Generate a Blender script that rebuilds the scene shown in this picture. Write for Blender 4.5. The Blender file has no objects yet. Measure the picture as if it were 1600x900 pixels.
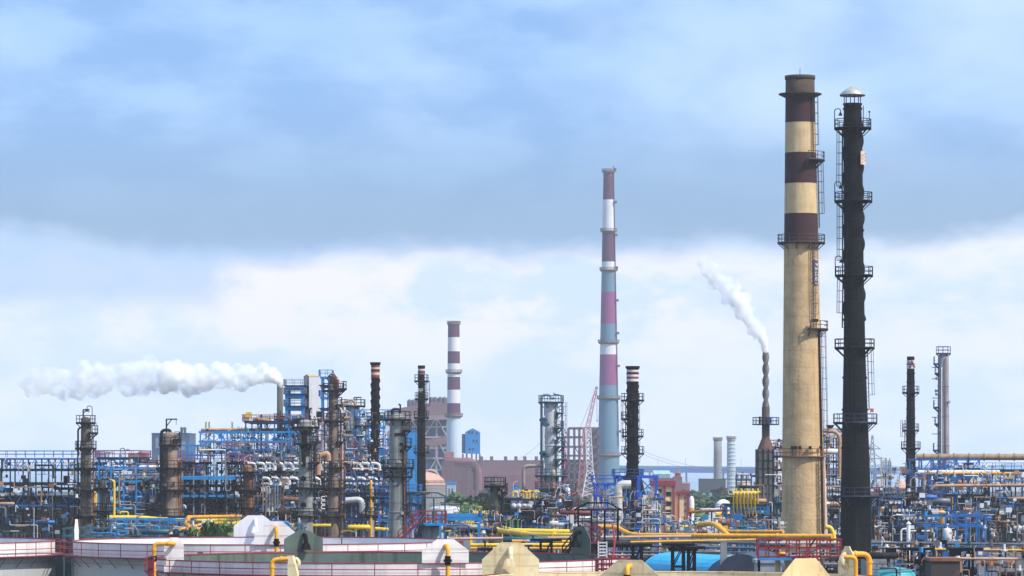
import bpy, math, random
from mathutils import Vector, noise as mnoise
random.seed(7)
D2R = math.radians; PI = math.pi
sc = bpy.context.scene
COL = sc.collection
F = 6000.0; CZ = 20.0; HY = 724.0
# ---------------------------------------------------------------- camera
cam = bpy.data.objects.new('camera', bpy.data.cameras.new('camera')); COL.objects.link(cam)
cam.location = (0, 0, CZ); cam.rotation_euler = (D2R(90), 0, 0)
cam.data.sensor_width = 36; cam.data.lens = 135.0
cam.data.shift_y = (HY - 450) / 1600.0
cam.data.clip_start = 1; cam.data.clip_end = 60000
sc.camera = cam
# ---------------------------------------------------------------- world
SUN_EL = D2R(48); SUN_AZ = D2R(122)      # clockwise from +Y: light from the right, a little from the camera side
world = bpy.data.worlds.new('World'); sc.world = world; world.use_nodes = True
nt = world.node_tree; nt.nodes.clear()
def wn(t, **k):
    n = nt.nodes.new(t)
    for a, b in k.items(): setattr(n, a, b)
    return n
def wlink(a, b): nt.links.new(a, b)
def wmath(op, a, b=None, c=None, clamp=False):
    n = wn('ShaderNodeMath', operation=op); n.use_clamp = clamp
    for i, v in enumerate((a, b, c)):
        if v is None: continue
        if isinstance(v, (int, float)): n.inputs[i].default_value = v
        else: wlink(v, n.inputs[i])
    return n.outputs[0]
def wramp(v, a, b):
    n = wn('ShaderNodeMapRange', interpolation_type='SMOOTHSTEP'); wlink(v, n.inputs[0])
    n.inputs[1].default_value = a; n.inputs[2].default_value = b
    return n.outputs[0]
def wmix(f, a, b):
    n = wn('ShaderNodeMix', data_type='RGBA')
    if isinstance(f, float): n.inputs[0].default_value = f
    else: wlink(f, n.inputs[0])
    for s, v in ((n.inputs[6], a), (n.inputs[7], b)):
        if isinstance(v, tuple): s.default_value = (*v, 1)
        else: wlink(v, s)
    return n.outputs[2]
tc = wn('ShaderNodeTexCoord'); sep = wn('ShaderNodeSeparateXYZ'); wlink(tc.outputs['Generated'], sep.inputs[0])
ay = wmath('MAXIMUM', wmath('ABSOLUTE', sep.outputs[1]), 0.05)
U = wmath('MULTIPLY', wmath('DIVIDE', sep.outputs[0], ay), 10.0)      # azimuth, about -1.3 .. 1.3 inside the view
V = wmath('MULTIPLY', wmath('DIVIDE', sep.outputs[2], ay), 10.0)      # elevation, 0 .. 1.2 inside the view
comb = wn('ShaderNodeCombineXYZ'); wlink(U, comb.inputs[0]); wlink(V, comb.inputs[1])
def wnoise(scale, stretch=1.0, det=5, off=0.0, rough=.55):
    m = wn('ShaderNodeMapping'); wlink(comb.outputs[0], m.inputs[0])
    m.inputs['Scale'].default_value = (scale, scale * stretch, 1); m.inputs['Location'].default_value = (off, off * 1.7, off * .3)
    n = wn('ShaderNodeTexNoise'); n.inputs['Scale'].default_value = 1; n.inputs['Detail'].default_value = det
    n.inputs['Roughness'].default_value = rough
    wlink(m.outputs[0], n.inputs['Vector']); return n.outputs[0]
sky = wn('ShaderNodeTexSky', sky_type='NISHITA'); sky.sun_disc = False
sky.sun_elevation = SUN_EL; sky.sun_rotation = SUN_AZ; sky.air_density = 1.4; sky.dust_density = .6; sky.ozone_density = 2.5
K = 10.0
def c3(r, g, b): return (r * K, g * K, b * K)
big = wnoise(1.1, 1.6, 4, 3.1); med = wnoise(2.6, 2.2, 6, 9.4); fine = wnoise(6.5, 1.8, 6, 5.2)
wob = wmath('MULTIPLY', wmath('SUBTRACT', big, .5), .30)
# upper cloud deck: soft blue grey, paler veils drifting in it
deck = wmix(wramp(med, .38, .66), c3(.20, .40, .78), c3(.33, .55, .92))
deck = wmix(wramp(wmath('ADD', wmath('MULTIPLY', U, .16), wmath('ADD', big, wmath('MULTIPLY', V, .10))), .52, .88), deck, c3(.50, .68, .95))
# its dull belly just above the lower edge
belly = wmath('MULTIPLY', wramp(V, .98, .62), wramp(V, .50, .60))
deck = wmix(wmath('MULTIPLY', belly, .85), deck, c3(.185, .335, .56))
# lower layer: pale with cream puffs
low = wmix(wramp(wmath('ADD', med, wmath('MULTIPLY', fine, .3)), .50, .82), c3(.56, .71, .98), c3(.80, .83, .98))
puffband = wmath('MULTIPLY', wramp(V, .18, .40), wramp(V, .74, .50))
puff = wmath('MULTIPLY', wramp(wmath('ADD', wmath('MULTIPLY', med, .55), wmath('MULTIPLY', fine, .5)), .44, .60), puffband)
centre = wramp(wmath('ABSOLUTE', wmath('ADD', U, .25)), 1.25, .35)
low = wmix(wmath('MULTIPLY', puff, wmath('ADD', wmath('MULTIPLY', centre, .8), .3)), low, c3(.86, .83, .90))
leftgrey = wmath('MULTIPLY', wramp(wmath('ADD', U, wmath('MULTIPLY', wmath('SUBTRACT', fine, .5), .35)), -.66, -.82), wmath('MULTIPLY', wramp(V, .36, .46), 1.0))
low = wmix(wmath('MULTIPLY', leftgrey, .75), low, c3(.33, .52, .82))
edge = wmath('ADD', V, wmath('ADD', wmath('MULTIPLY', wmath('SUBTRACT', big, .5), .24), wmath('MULTIPLY', wmath('SUBTRACT', fine, .5), .10)))
edge = wmath('ADD', edge, wmath('MULTIPLY', wmath('POWER', wmath('SUBTRACT', U, .15), 2.0), -.03))
cl = wmix(wramp(edge, .50, .595), low, deck)
skc = wmix(.88, sky.outputs[0], cl)
bg = wn('ShaderNodeBackground'); wlink(skc, bg.inputs[0]); bg.inputs[1].default_value = 0.1
wo = wn('ShaderNodeOutputWorld'); wlink(bg.outputs[0], wo.inputs[0])
# ---------------------------------------------------------------- sun
sl = bpy.data.lights.new('sun', 'SUN'); sl.energy = 3.8; sl.angle = D2R(0.8); sl.color = (1, .94, .84)
sun = bpy.data.objects.new('sun', sl); COL.objects.link(sun)
sd = Vector((math.sin(SUN_AZ) * math.cos(SUN_EL), math.cos(SUN_AZ) * math.cos(SUN_EL), math.sin(SUN_EL)))
sun.rotation_euler = (-sd).to_track_quat('-Z', 'Y').to_euler()
sc.view_settings.view_transform = 'Standard'; sc.view_settings.look = 'None'
sc.view_settings.exposure = 0.32; sc.view_settings.gamma = 1.0; sc.view_settings.use_curve_mapping = False
sc.render.engine = 'CYCLES'
sc.cycles.volume_bounces = 24; sc.cycles.max_bounces = 28
# ---------------------------------------------------------------- materials
MATS = {}
def M(name, col, rough=.6, metal=0.0, var=.25, scale=.6, streak=0.0, scol=(.05, .03, .02), spots=0.0, bump=.0, lines=None, lcol=None, band=None):
    if name in MATS: return MATS[name]
    m = bpy.data.materials.new(name); m.use_nodes = True; t = m.node_tree; N = t.nodes; L = t.links
    b = N['Principled BSDF']; b.inputs['Roughness'].default_value = rough; b.inputs['Metallic'].default_value = metal
    tcn = N.new('ShaderNodeTexCoord'); src = tcn.outputs['Object']
    def noi(s, det, z=1.0, rg=.6):
        mp = N.new('ShaderNodeMapping'); mp.inputs['Scale'].default_value = (s, s, s * z); L.new(src, mp.inputs[0])
        n = N.new('ShaderNodeTexNoise'); n.inputs['Scale'].default_value = 1; n.inputs['Detail'].default_value = det; n.inputs['Roughness'].default_value = rg
        L.new(mp.outputs[0], n.inputs['Vector']); return n.outputs[0]
    def ramp(v, a, c, lo=0.0, hi=1.0):
        n = N.new('ShaderNodeMapRange'); L.new(v, n.inputs[0]); n.inputs[1].default_value = a; n.inputs[2].default_value = c
        n.inputs[3].default_value = lo; n.inputs[4].default_value = hi; return n.outputs[0]
    def mix(f, a, c):
        n = N.new('ShaderNodeMix'); n.data_type = 'RGBA'
        if isinstance(f, float): n.inputs[0].default_value = f
        else: L.new(f, n.inputs[0])
        for s, v in ((n.inputs[6], a), (n.inputs[7], c)):
            if isinstance(v, tuple): s.default_value = (*v, 1)
            else: L.new(v, s)
        return n.outputs[2]
    n1 = noi(scale, 6); dk = tuple(x * (1 - var) for x in col); lt = tuple(min(1, x * (1 + var * .6)) for x in col)
    c = mix(ramp(n1, .3, .7), dk, lt)
    if lines:      # sheet or course joints every `lines` metres of height
        sp = N.new('ShaderNodeSeparateXYZ'); L.new(src, sp.inputs[0])
        mm = N.new('ShaderNodeMath'); mm.operation = 'PINGPONG'; L.new(sp.outputs[2], mm.inputs[0]); mm.inputs[1].default_value = lines / 2
        c = mix(ramp(mm.outputs[0], .05, .11, .45, 0.0), c, lcol or tuple(x * .4 for x in col))
    if streak > 0:
        c = mix(ramp(noi(1.7, 5, .06), .52, .72, 0.0, streak), c, scol)
    if spots > 0:
        c = mix(ramp(noi(1.3, 7, 1, .7), .56, .64, 0.0, spots), c, (.20, .075, .03))
    L.new(c, b.inputs['Base Color'])
    L.new(ramp(n1, .3, .7, max(0, rough - .12), min(1, rough + .12)), b.inputs['Roughness'])
    if bump > 0:
        bn = N.new('ShaderNodeBump'); bn.inputs['Distance'].default_value = bump; L.new(noi(2.2, 6), bn.inputs['Height']); L.new(bn.outputs[0], b.inputs['Normal'])
    if max(col) < .04: b.inputs['Specular IOR Level'].default_value = .1
    MATS[name] = m; return m
cream_con = M('cream_concrete', (.60, .41, .215), .9, var=.26, scale=.55, streak=.65, scol=(.36, .22, .10), bump=.08, lines=2.4, lcol=(.46, .28, .125))
cream_band = M('cream_band_paint', (.64, .46, .25), .85, var=.2, streak=.6, scol=(.28, .15, .06), bump=.03)
maroon = M('maroon_paint', (.050, .014, .018), .85, var=.45, scale=.8, streak=.6, scol=(.03, .01, .012))
soot = M('sooty_concrete', (.075, .052, .036), .95, var=.5, scale=1.2, streak=.8, scol=(.02, .015, .012))
black = M('black_coating', (.005, .005, .006), .7, var=.4, streak=.6, scol=(.035, .025, .02), lines=2.8, lcol=(.02, .02, .022))
blacks = M('black_steel', (.008, .008, .01), .65, var=.3)
capm = M('cap_metal', (.50, .48, .46), .45, metal=.4, var=.25, streak=.4, scol=(.2, .12, .08))
dark = M('dark_steel', (.020, .021, .024), .6, var=.5, spots=.6)
grey = M('grey_steel', (.23, .24, .26), .5, metal=.2, var=.3, streak=.4, scol=(.06, .05, .05))
lgrey = M('pale_cladding', (.54, .54, .54), .5, metal=.1, var=.2, streak=.35, scol=(.12, .09, .07), lines=1.8)
dgrey = M('grey_pipe', (.15, .155, .175), .5, metal=.3, var=.3, spots=.3)
white = M('white_paint', (.76, .75, .77), .5, var=.12, scale=.8, streak=.25, scol=(.35, .25, .18))
whitep = M('white_pipe', (.70, .68, .66), .5, var=.15, spots=.35)
tankw = M('tank_white', (.84, .80, .78), .55, var=.14, scale=.5, streak=.55, scol=(.45, .34, .28), bump=.02, lines=.9, lcol=(.5, .45, .42))
tankin = M('tank_inner_lavender', (.72, .70, .74), .6, var=.10, scale=.4, streak=.4, scol=(.45, .38, .42))
tankgreen = M('tank_inner_green', (.085, .125, .105), .7, var=.3, scale=.5, streak=.8, scol=(.03, .03, .028), spots=.3)
tankcream = M('tank_cream', (.80, .66, .40), .6, var=.2, scale=.9, streak=.65, scol=(.50, .29, .10), spots=.3, lines=.8, lcol=(.55, .42, .22))
rustcream = M('rusty_cream', (.82, .62, .32), .7, var=.2, scale=.6, streak=.9, scol=(.50, .20, .05), spots=.4)
redrail = M('red_rail_paint', (.27, .022, .035), .6, var=.3)
redst = M('maroon_steel', (.20, .02, .035), .6, var=.4)
blue = M('blue_steel', (.010, .14, .44), .5, var=.45, spots=.35)
cyan = M('bright_blue_steel', (.010, .24, .58), .45, var=.3, spots=.25)
navy = M('navy_steel', (.012, .055, .20), .5, var=.4, spots=.4)
teal = M('teal_steel', (.02, .10, .14), .5, var=.35)
yellow = M('yellow_pipe', (.92, .58, .025), .5, var=.22, spots=.35, streak=.35, scol=(.45, .22, .03))
orange = M('orange_pipe', (.82, .38, .03), .5, var=.25, spots=.6)
oyel = M('amber_pipe', (.92, .41, .02), .5, var=.25, spots=.4, streak=.35, scol=(.40, .16, .03))
rust = M('rusty_steel', (.27, .11, .055), .85, var=.45, scale=1.5, streak=.5, scol=(.08, .03, .02))
copper = M('tan_insulation', (.48, .27, .16), .6, var=.35, spots=.6)
pinkp = M('pinkish_pipe', (.60, .38, .27), .5, var=.2, spots=.3)
tan = M('tan_column', (.27, .195, .14), .7, var=.4, scale=.8, streak=.8, scol=(.04, .03, .025), spots=.5, lines=2.6)
taupe = M('brown_column', (.22, .155, .115), .7, var=.4, streak=.7, scol=(.04, .025, .02), spots=.4, lines=3)
concg = M('grey_concrete_column', (.27, .275, .26), .85, var=.3, scale=.6, streak=.7, scol=(.05, .045, .04), lines=2.4)
concp = M('post_concrete', (.26, .27, .28), .9, var=.3)
olive = M('olive_column', (.10, .105, .085), .6, metal=.3, var=.4, streak=.6, scol=(.03, .025, .02), spots=.3)
furn = M('furnace_grey', (.11, .11, .105), .7, var=.4, streak=.5, lines=3.2)
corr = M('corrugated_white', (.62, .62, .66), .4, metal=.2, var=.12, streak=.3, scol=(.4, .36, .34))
corrs = M('corrugated_white_shaded', (.30, .31, .35), .5, var=.2, streak=.3)  # darker copy of the white sheeting: shade painted on the tower's unlit face
ppink = M('far_pink_sheeting', (.22, .125, .15), .8, var=.18, scale=.08, lines=9)
ppurp = M('far_purple_sheeting', (.22, .10, .12), .8, var=.2, scale=.08)
pblue = M('far_blue_sheeting', (.012, .24, .60), .7, var=.15, scale=.15, lines=6)
farst = M('far_steelwork', (.14, .095, .12), .8, var=.2)
fardk = M('far_dark', (.045, .055, .085), .8, var=.3, scale=.1)
farw = M('far_white', (.70, .70, .72), .7, var=.08, scale=.1)
farred = M('far_stack_red_hazed', (.105, .03, .085), .8, var=.12, scale=.05, streak=.2)  # red band paint with the purple of distance haze mixed into the colour
farpink = M('far_stack_pink_hazed', (.27, .06, .19), .8, var=.12, scale=.05)  # pink band colour pushed to purple, haze tint included
farblue = M('far_stack_blue', (.12, .23, .32), .8, var=.12, scale=.05)
fargrey = M('far_grey', (.25, .26, .28), .8, var=.15, scale=.05, lines=8)
pinkroof = M('pink_roof', (.50, .30, .23), .7, var=.12, scale=.2)
tgrey = M('tank_grey', (.24, .235, .235), .7, var=.15, scale=.2, lines=2.5)
apcream = M('apartment_cream', (.76, .55, .34), .9, var=.08, scale=.3)
apred = M('apartment_red', (.27, .025, .045), .85, var=.12, scale=.3)
glass = M('dark_window', (.02, .025, .03), .2, var=.2)
bark = M('bark', (.08, .055, .035), .9, var=.3)
leaf1 = M('leaf_green', (.045, .095, .025), .7, var=.5, scale=.9)
leaf2 = M('leaf_bright', (.10, .17, .03), .7, var=.5, scale=.9)
leaf3 = M('leaf_dull', (.045, .075, .035), .8, var=.4, scale=.4)
bluebarrel = M('blue_roof_sheet', (.015, .44, .74), .5, var=.2, scale=1.2, lines=.35, lcol=(.01, .30, .55), streak=.4, scol=(.05, .20, .32))
bridgeb = M('bridge_blue', (.008, .13, .38), .8, var=.1, scale=.02)
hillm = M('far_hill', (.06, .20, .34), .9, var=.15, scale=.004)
moundm = M('pale_mound', (.62, .40, .30), .95, var=.15, scale=.08)
bannerm = M('banner_white', (.72, .72, .78), .7, var=.08)
inkm = M('banner_ink', (.04, .06, .22), .8, var=.1)
orsign = M('orange_sign', (.75, .30, .12), .7, var=.2)
# ---------------------------------------------------------------- mesh builder
def X(px, d): return (px - 800) * d / F
def Z(py, d): return CZ + (HY - py) * d / F
def P(px, py, d): return Vector((X(px, d), d, Z(py, d)))
ORG = {}
def fillet(pts, rad, k=5):
    pts = [Vector(p) for p in pts]
    if len(pts) < 3 or rad <= 0: return pts
    out = [pts[0]]
    for i in range(1, len(pts) - 1):
        a, b, c = pts[i - 1], pts[i], pts[i + 1]
        u = a - b; v = c - b; r = min(rad, u.length * .49, v.length * .49)
        u.normalize(); v.normalize(); s = b + u * r; e = b + v * r
        for j in range(k + 1):
            t = j / k; out.append(s * (1 - t) ** 2 + b * 2 * t * (1 - t) + e * t * t)
    out.append(pts[-1]); return out
class MB:
    def __init__(s): s.v = []; s.f = []; s.m = []; s.s = []
    def face(s, idx, m=0, sm=False): s.f.append(idx); s.m.append(m); s.s.append(sm)
    def poly(s, pts, m=0):
        n = len(s.v); s.v += [tuple(p) for p in pts]; s.face(list(range(n, n + len(pts))), m)
    def box(s, x0, x1, y0, y1, z0, z1, m=0):
        n = len(s.v)
        s.v += [(x0, y0, z0), (x1, y0, z0), (x1, y1, z0), (x0, y1, z0), (x0, y0, z1), (x1, y0, z1), (x1, y1, z1), (x0, y1, z1)]
        for q in ((0, 3, 2, 1), (4, 5, 6, 7), (0, 1, 5, 4), (1, 2, 6, 5), (2, 3, 7, 6), (3, 0, 4, 7)): s.face([n + i for i in q], m)
        return s
    def beam(s, p, q, w, h=None, m=0):
        p = Vector(p); q = Vector(q); h = h or w; t = q - p
        if t.length < 1e-5: return s
        t.normalize(); up = Vector((0, 0, 1)) if abs(t.z) < .9 else Vector((0, 1, 0))
        a = t.cross(up).normalized(); b = t.cross(a).normalized(); n = len(s.v)
        for c in (p, q):
            for i, j in ((-1, -1), (1, -1), (1, 1), (-1, 1)): s.v.append(tuple(c + a * (i * w / 2) + b * (j * h / 2)))
        for z in ((0, 1, 2, 3), (7, 6, 5, 4), (0, 4, 5, 1), (1, 5, 6, 2), (2, 6, 7, 3), (3, 7, 4, 0)): s.face([n + i for i in z], m)
        return s
    def sweep(s, pts, r, n=8, m=0, caps=True):
        pts = [Vector(p) for p in pts]
        if not isinstance(r, (list, tuple)): r = [r] * len(pts)
        rings = []; pa = None
        for i, p in enumerate(pts):
            t = (pts[min(i + 1, len(pts) - 1)] - pts[max(i - 1, 0)])
            if t.length < 1e-6: t = Vector((0, 0, 1))
            t.normalize()
            if pa is None:
                up = Vector((0, 0, 1)) if abs(t.z) < .9 else Vector((0, 1, 0)); a = t.cross(up).normalized()
            else:
                a = pa - t * pa.dot(t)
                a = a.normalized() if a.length > 1e-4 else t.orthogonal().normalized()
            pa = a; b = t.cross(a); base = len(s.v)
            for k in range(n):
                w = 2 * PI * k / n; s.v.append(tuple(p + (a * math.cos(w) + b * math.sin(w)) * r[i]))
            rings.append(base)
        for i in range(len(rings) - 1):
            for k in range(n):
                k2 = (k + 1) % n; s.face([rings[i] + k, rings[i] + k2, rings[i + 1] + k2, rings[i + 1] + k], m, True)
        if caps:
            for bs, rev in ((rings[0], True), (rings[-1], False)):
                c = [s.v[bs + k] for k in range(n)]
                if rev: c.reverse()
                s.poly(c, m)
        return s
    def cyl(s, p, q, r0, r1=None, n=16, m=0, caps=True):
        return s.sweep([p, q], [r0, r0 if r1 is None else r1], n, m, caps)
    def lathe(s, cx, cy, prof, n=24, m=0, a0=0.0, a1=2 * PI, ms=None, lean=(0, 0, 0)):
        full = abs(a1 - a0 - 2 * PI) < 1e-6; k = n if full else n + 1; rings = []
        for (r, z) in prof:
            base = len(s.v); ox = lean[0] * (z - lean[2]); oy = lean[1] * (z - lean[2])
            for i in range(k):
                a = a0 + (a1 - a0) * i / n; s.v.append((cx + ox + r * math.cos(a), cy + oy + r * math.sin(a), z))
            rings.append(base)
        for j in range(len(rings) - 1):
            mm = ms[j] if ms else m
            for i in range(n):
                i2 = (i + 1) % k; s.face([rings[j] + i, rings[j] + i2, rings[j + 1] + i2, rings[j + 1] + i], mm, True)
        return s
    def pipe(s, pts, r, rad=None, n=8, m=0, flanges=0):
        q = fillet(pts, rad if rad is not None else r * 3); s.sweep(q, r, n, m)
        if flanges:
            acc = flanges * .5
            for a, b in zip(pts[:-1], pts[1:]):
                a = Vector(a); b = Vector(b); L = (b - a).length; t = (b - a).normalized() if L > 0 else a
                while acc < L - r * 3:
                    c = a + t * acc; s.cyl(c - t * .08, c + t * .08, r * 1.28, n=n, m=m); acc += flanges
                acc = max(r * 3, acc - L)
        return s
    def ball(s, c, r, n=12, m=0, sz=1.0):
        c = Vector(c); prof = [(max(.001, r * math.sin(PI * i / 8)), c.z - r * sz * math.cos(PI * i / 8)) for i in range(9)]
        return s.lathe(c.x, c.y, prof, n, m)
    def rail(s, pts, h=1.1, gap=1.5, r=.045, m=0, mids=1, close=False):
        pts = [Vector(p) for p in pts]
        if close: pts.append(pts[0])
        for lv in [h] + [h * (i + 1) / (mids + 1) for i in range(mids)]:
            for a, b in zip(pts[:-1], pts[1:]): s.beam(a + Vector((0, 0, lv)), b + Vector((0, 0, lv)), r * 2, m=m)
        acc = 0.0
        for a, b in zip(pts[:-1], pts[1:]):
            L = (b - a).length; t = (b - a).normalized() if L > 1e-6 else b
            while acc <= L:
                c = a + t * acc; s.beam(c, c + Vector((0, 0, h)), r * 2, m=m); acc += gap
            acc -= L
        return s
    def build(s, name, mats, parent=None, base=None):
        if not isinstance(mats, (list, tuple)): mats = [mats]
        if parent is not None: o0 = Vector(ORG[parent.name])
        elif base is not None: o0 = Vector(base)
        else:
            xs = [v[0] for v in s.v]; ys = [v[1] for v in s.v]; o0 = Vector(((min(xs) + max(xs)) / 2, (min(ys) + max(ys)) / 2, min(v[2] for v in s.v)))
        me = bpy.data.meshes.new(name)
        me.from_pydata([(v[0] - o0.x, v[1] - o0.y, v[2] - o0.z) for v in s.v], [], s.f)
        me.polygons.foreach_set('material_index', s.m); me.polygons.foreach_set('use_smooth', s.s)
        for m in mats: me.materials.append(m)
        o = bpy.data.objects.new(name, me); COL.objects.link(o)
        if parent is not None: o.parent = parent
        else: o.location = o0
        ORG[o.name] = tuple(o0); return o
def tag(o, label, cat, group=None, kind=None):
    if label: o['label'] = label
    if cat: o['category'] = cat
    if group: o['group'] = group
    if kind: o['kind'] = kind
    return o
def thing(name, label, cat, loc, group=None):
    o = bpy.data.objects.new(name, None); COL.objects.link(o); o.location = loc; o.empty_display_size = .5
    ORG[o.name] = tuple(loc); return tag(o, label, cat, group)
def copy_tree(o, loc=None, label=None, parent=None):
    c = o.copy(); COL.objects.link(c); c.parent = parent
    if loc is not None: c.location = loc
    if label: c['label'] = label
    for ch in list(o.children): copy_tree(ch, parent=c)
    return c
def structure(mb, name, mat): return tag(mb.build(name, mat, base=(0, 0, 0)), None, None, kind='structure')
# ---------------------------------------------------------------- ground, water, road
def ground_mat():
    m = bpy.data.materials.new('ground'); m.use_nodes = True; t = m.node_tree; b = t.nodes['Principled BSDF']; b.inputs['Roughness'].default_value = .95
    tcn = t.nodes.new('ShaderNodeTexCoord'); n = t.nodes.new('ShaderNodeTexNoise'); n.inputs['Scale'].default_value = .012; n.inputs['Detail'].default_value = 8
    t.links.new(tcn.outputs['Object'], n.inputs['Vector']); r = t.nodes.new('ShaderNodeValToRGB'); t.links.new(n.outputs[0], r.inputs[0])
    e = r.color_ramp.elements; e[0].position = .38; e[0].color = (.035, .042, .026, 1); e[1].position = .66; e[1].color = (.085, .075, .065, 1)
    t.links.new(r.outputs[0], b.inputs['Base Color']); return m
structure(MB().box(-5000, 5000, -300, 2720, -.6, 0), 'ground', ground_mat())
def water_mat():
    m = bpy.data.materials.new('water'); m.use_nodes = True; t = m.node_tree; b = t.nodes['Principled BSDF']
    b.inputs['Base Color'].default_value = (.20, .26, .34, 1); b.inputs['Roughness'].default_value = .22
    n = t.nodes.new('ShaderNodeTexNoise'); n.inputs['Scale'].default_value = .25; n.inputs['Detail'].default_value = 4
    tcn = t.nodes.new('ShaderNodeTexCoord'); t.links.new(tcn.outputs['Object'], n.inputs['Vector'])
    bn = t.nodes.new('ShaderNodeBump'); bn.inputs['Distance'].default_value = .4; t.links.new(n.outputs[0], bn.inputs['Height']); t.links.new(bn.outputs[0], b.inputs['Normal'])
    return m
w = MB(); w.poly([(-9000, 2720, -.5), (9000, 2720, -.5), (9000, 14900, -.5), (-9000, 14900, -.5)]); structure(w, 'water', water_mat())
rd = MB(); rd.poly([(-300, 745, .004), (300, 745, .004), (300, 753, .004), (-300, 753, .004)]); structure(rd, 'road', M('asphalt', (.05, .05, .052), .9, var=.3))
for (px0, px1, d, yt) in ((1290, 1700, 8200, 716), (-200, 1010, 9500, 719)):
    h = MB(); n = 60; pts = []
    for i in range(n + 1):
        t = i / n; x = X(px0 + (px1 - px0) * t, d); hh = max(2, (Z(yt, d)) * (0.55 + .45 * mnoise.noise((t * 7, d * .01, 0))) * min(1, 4 * t, 4 * (1 - t)))
        pts.append((x, hh))
    for (a, ha), (b_, hb) in zip(pts[:-1], pts[1:]):
        h.poly([(a, d, -1), (b_, d, -1), (b_, d + 250, hb), (a, d + 250, ha)]); h.poly([(a, d + 250, ha), (b_, d + 250, hb), (b_, d + 600, -1), (a, d + 600, -1)])
    structure(h, 'hills', hillm)
# ---------------------------------------------------------------- far things
def bridge():
    a = P(930, 726.5, 4300); b = P(1640, 733.5, 4100)
    t = thing('bridge', 'long blue bridge crossing the water far behind the two grey chimneys', 'bridge', (a.x, a.y, 0))
    m = MB(); m.beam(a - Vector((0, 0, 5.0)), b - Vector((0, 0, 4.4)), 14, 5.4); m.build('deck', bridgeb, t)
    m = MB(); m.beam(a - Vector((0, 7.3, 1.9)), b - Vector((0, 7.3, 1.9)), .3, 3.2); m.build('parapet', M('bridge_parapet', (.10, .26, .38), .8, var=.2, scale=.05), t)
    for i in range(12):
        c = a.lerp(b, (i + .5) / 12); MB().box(c.x - .9, c.x + .9, c.y - 5, c.y + 5, -1, c.z - 7.3).build('pier', bridgeb, t)
    for i in range(16):
        c = a.lerp(b, (i + .3) / 16); m = MB(); m.beam(c - Vector((0, 0, 3.6)), c + Vector((0, 0, 8)), .35); m.beam(c + Vector((0, 0, 8)), c + Vector((2, 0, 8.3)), .3); m.build('lamp_post', fargrey, t)
bridge()
def band_stack(name, label, px, d, bands, w_top, w_bot, ybot, rings, lip=None, lean=0.0, ladder=None, n=36):
    """bands: list of (y_top, y_bottom, material)"""
    y0 = bands[0][0]; x = X(px, d); s = d / F
    def rad(y): return (w_top + (w_bot - w_top) * (y - y0) / (ybot - y0)) * s / 2
    t = thing(name, label, 'chimney', (x, d, 0)); L = lean / (Z(y0, d) - Z(ybot, d)) * s; lt = (L, 0, Z(ybot, d)); lowz = 0
    for i, (a, b, m) in enumerate(bands):
        zb = Z(b, d) if i < len(bands) - 1 else 0
        mb = MB(); prof = [(rad(b) if zb else rad(b) + .2, zb), (rad(a), Z(a, d))]
        if zb > 0 and zb - Z(a, d) < -8:
            k = 4; prof = [(rad(b + (a - b) * j / k), Z(b + (a - b) * j / k, d)) for j in range(k + 1)]
        if not zb: prof = [(rad((HY + CZ / s)), 0)] + [(rad(b + (a - b) * j / 4), Z(b + (a - b) * j / 4, d)) for j in range(1, 5)]
        if i == 0: prof += [(rad(a) * .86, Z(a, d)), (rad(a) * .84, Z(a, d) - 3)]
        mb.lathe(x, d, prof, n, lean=lt); mb.build('shaft' if i else 'shaft_top', m, t)
    for (y, e, hh) in rings:
        r = rad(y); z = Z(y, d); ox = L * (z - lt[2]); m = MB()
        m.lathe(x + ox, d, [(r, z - hh), (r + e, z - hh * .4), (r + e, z), (r, z)], n)
        rp = [(x + ox + (r + e) * math.cos(q * PI / 10), d + (r + e) * math.sin(q * PI / 10), z) for q in range(20)]
        g = m.build('gallery', M('gallery_steel', (.20, .16, .16), .7, var=.3), t)
        m = MB(); m.rail(rp, 1.1, 2.2, .05 if d < 900 else .13, close=True); m.build('railing', M('gallery_rail', (.22, .18, .18), .7), g)
    return t, rad, x, lt, L
Wt = farw; Rd = farred; Pk = farpink; Bl = farblue
t, rad, x, lt, L = band_stack('striped_chimney', 'tallest far chimney in hazy red, white and pale blue bands', 951, 2300,
    [(266, 312, Rd), (312, 360, Wt), (360, 409, Rd), (409, 421, Wt), (421, 456, Bl), (456, 506, Pk), (506, 535, Bl), (535, 554, Wt), (554, 602, Pk), (602, 752, Bl)],
    16, 35, 752, [(267, 1.0, 1.6), (360, 1.2, 1.6), (421, 1.2, 1.6), (534, 1.3, 1.6), (621, 1.3, 1.6), (710, 1.3, 1.6)], n=40)
m = MB()
for k in range(60):
    z = 30 + k * 2.8; r = rad(HY - (z - CZ) / (2300 / F)); m.beam((x + r * .95, 2300 - r * .55, z), (x + r * .93, 2300 - r * .55, z + 2.8), .5)
    if k % 7 == 3: m.box(x + r * .9, x + r * .9 + 1.8, 2300 - r * .6 - 1, 2300 - r * .5, z, z + 1.4)
m.build('ladder', farst, t)
t, rad, x, lt, L = band_stack('striped_chimney', 'far white chimney with four purple-red bands left of the tallest one', 709, 2150,
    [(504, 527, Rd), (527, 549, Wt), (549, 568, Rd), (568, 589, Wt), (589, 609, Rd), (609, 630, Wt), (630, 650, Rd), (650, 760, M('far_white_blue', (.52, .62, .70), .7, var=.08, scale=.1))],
    18, 23.5, 760, [(505, .6, 1.2), (581, 1.1, 1.2), (649, 1.3, 1.4)])
band_stack('grey_chimney', 'far plain grey chimney with a flared lip, left one of a pair', 1121.5, 2350, [(684, 780, fargrey)], 12.5, 13.5, 780, [(686, .5, 1.2)])
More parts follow.
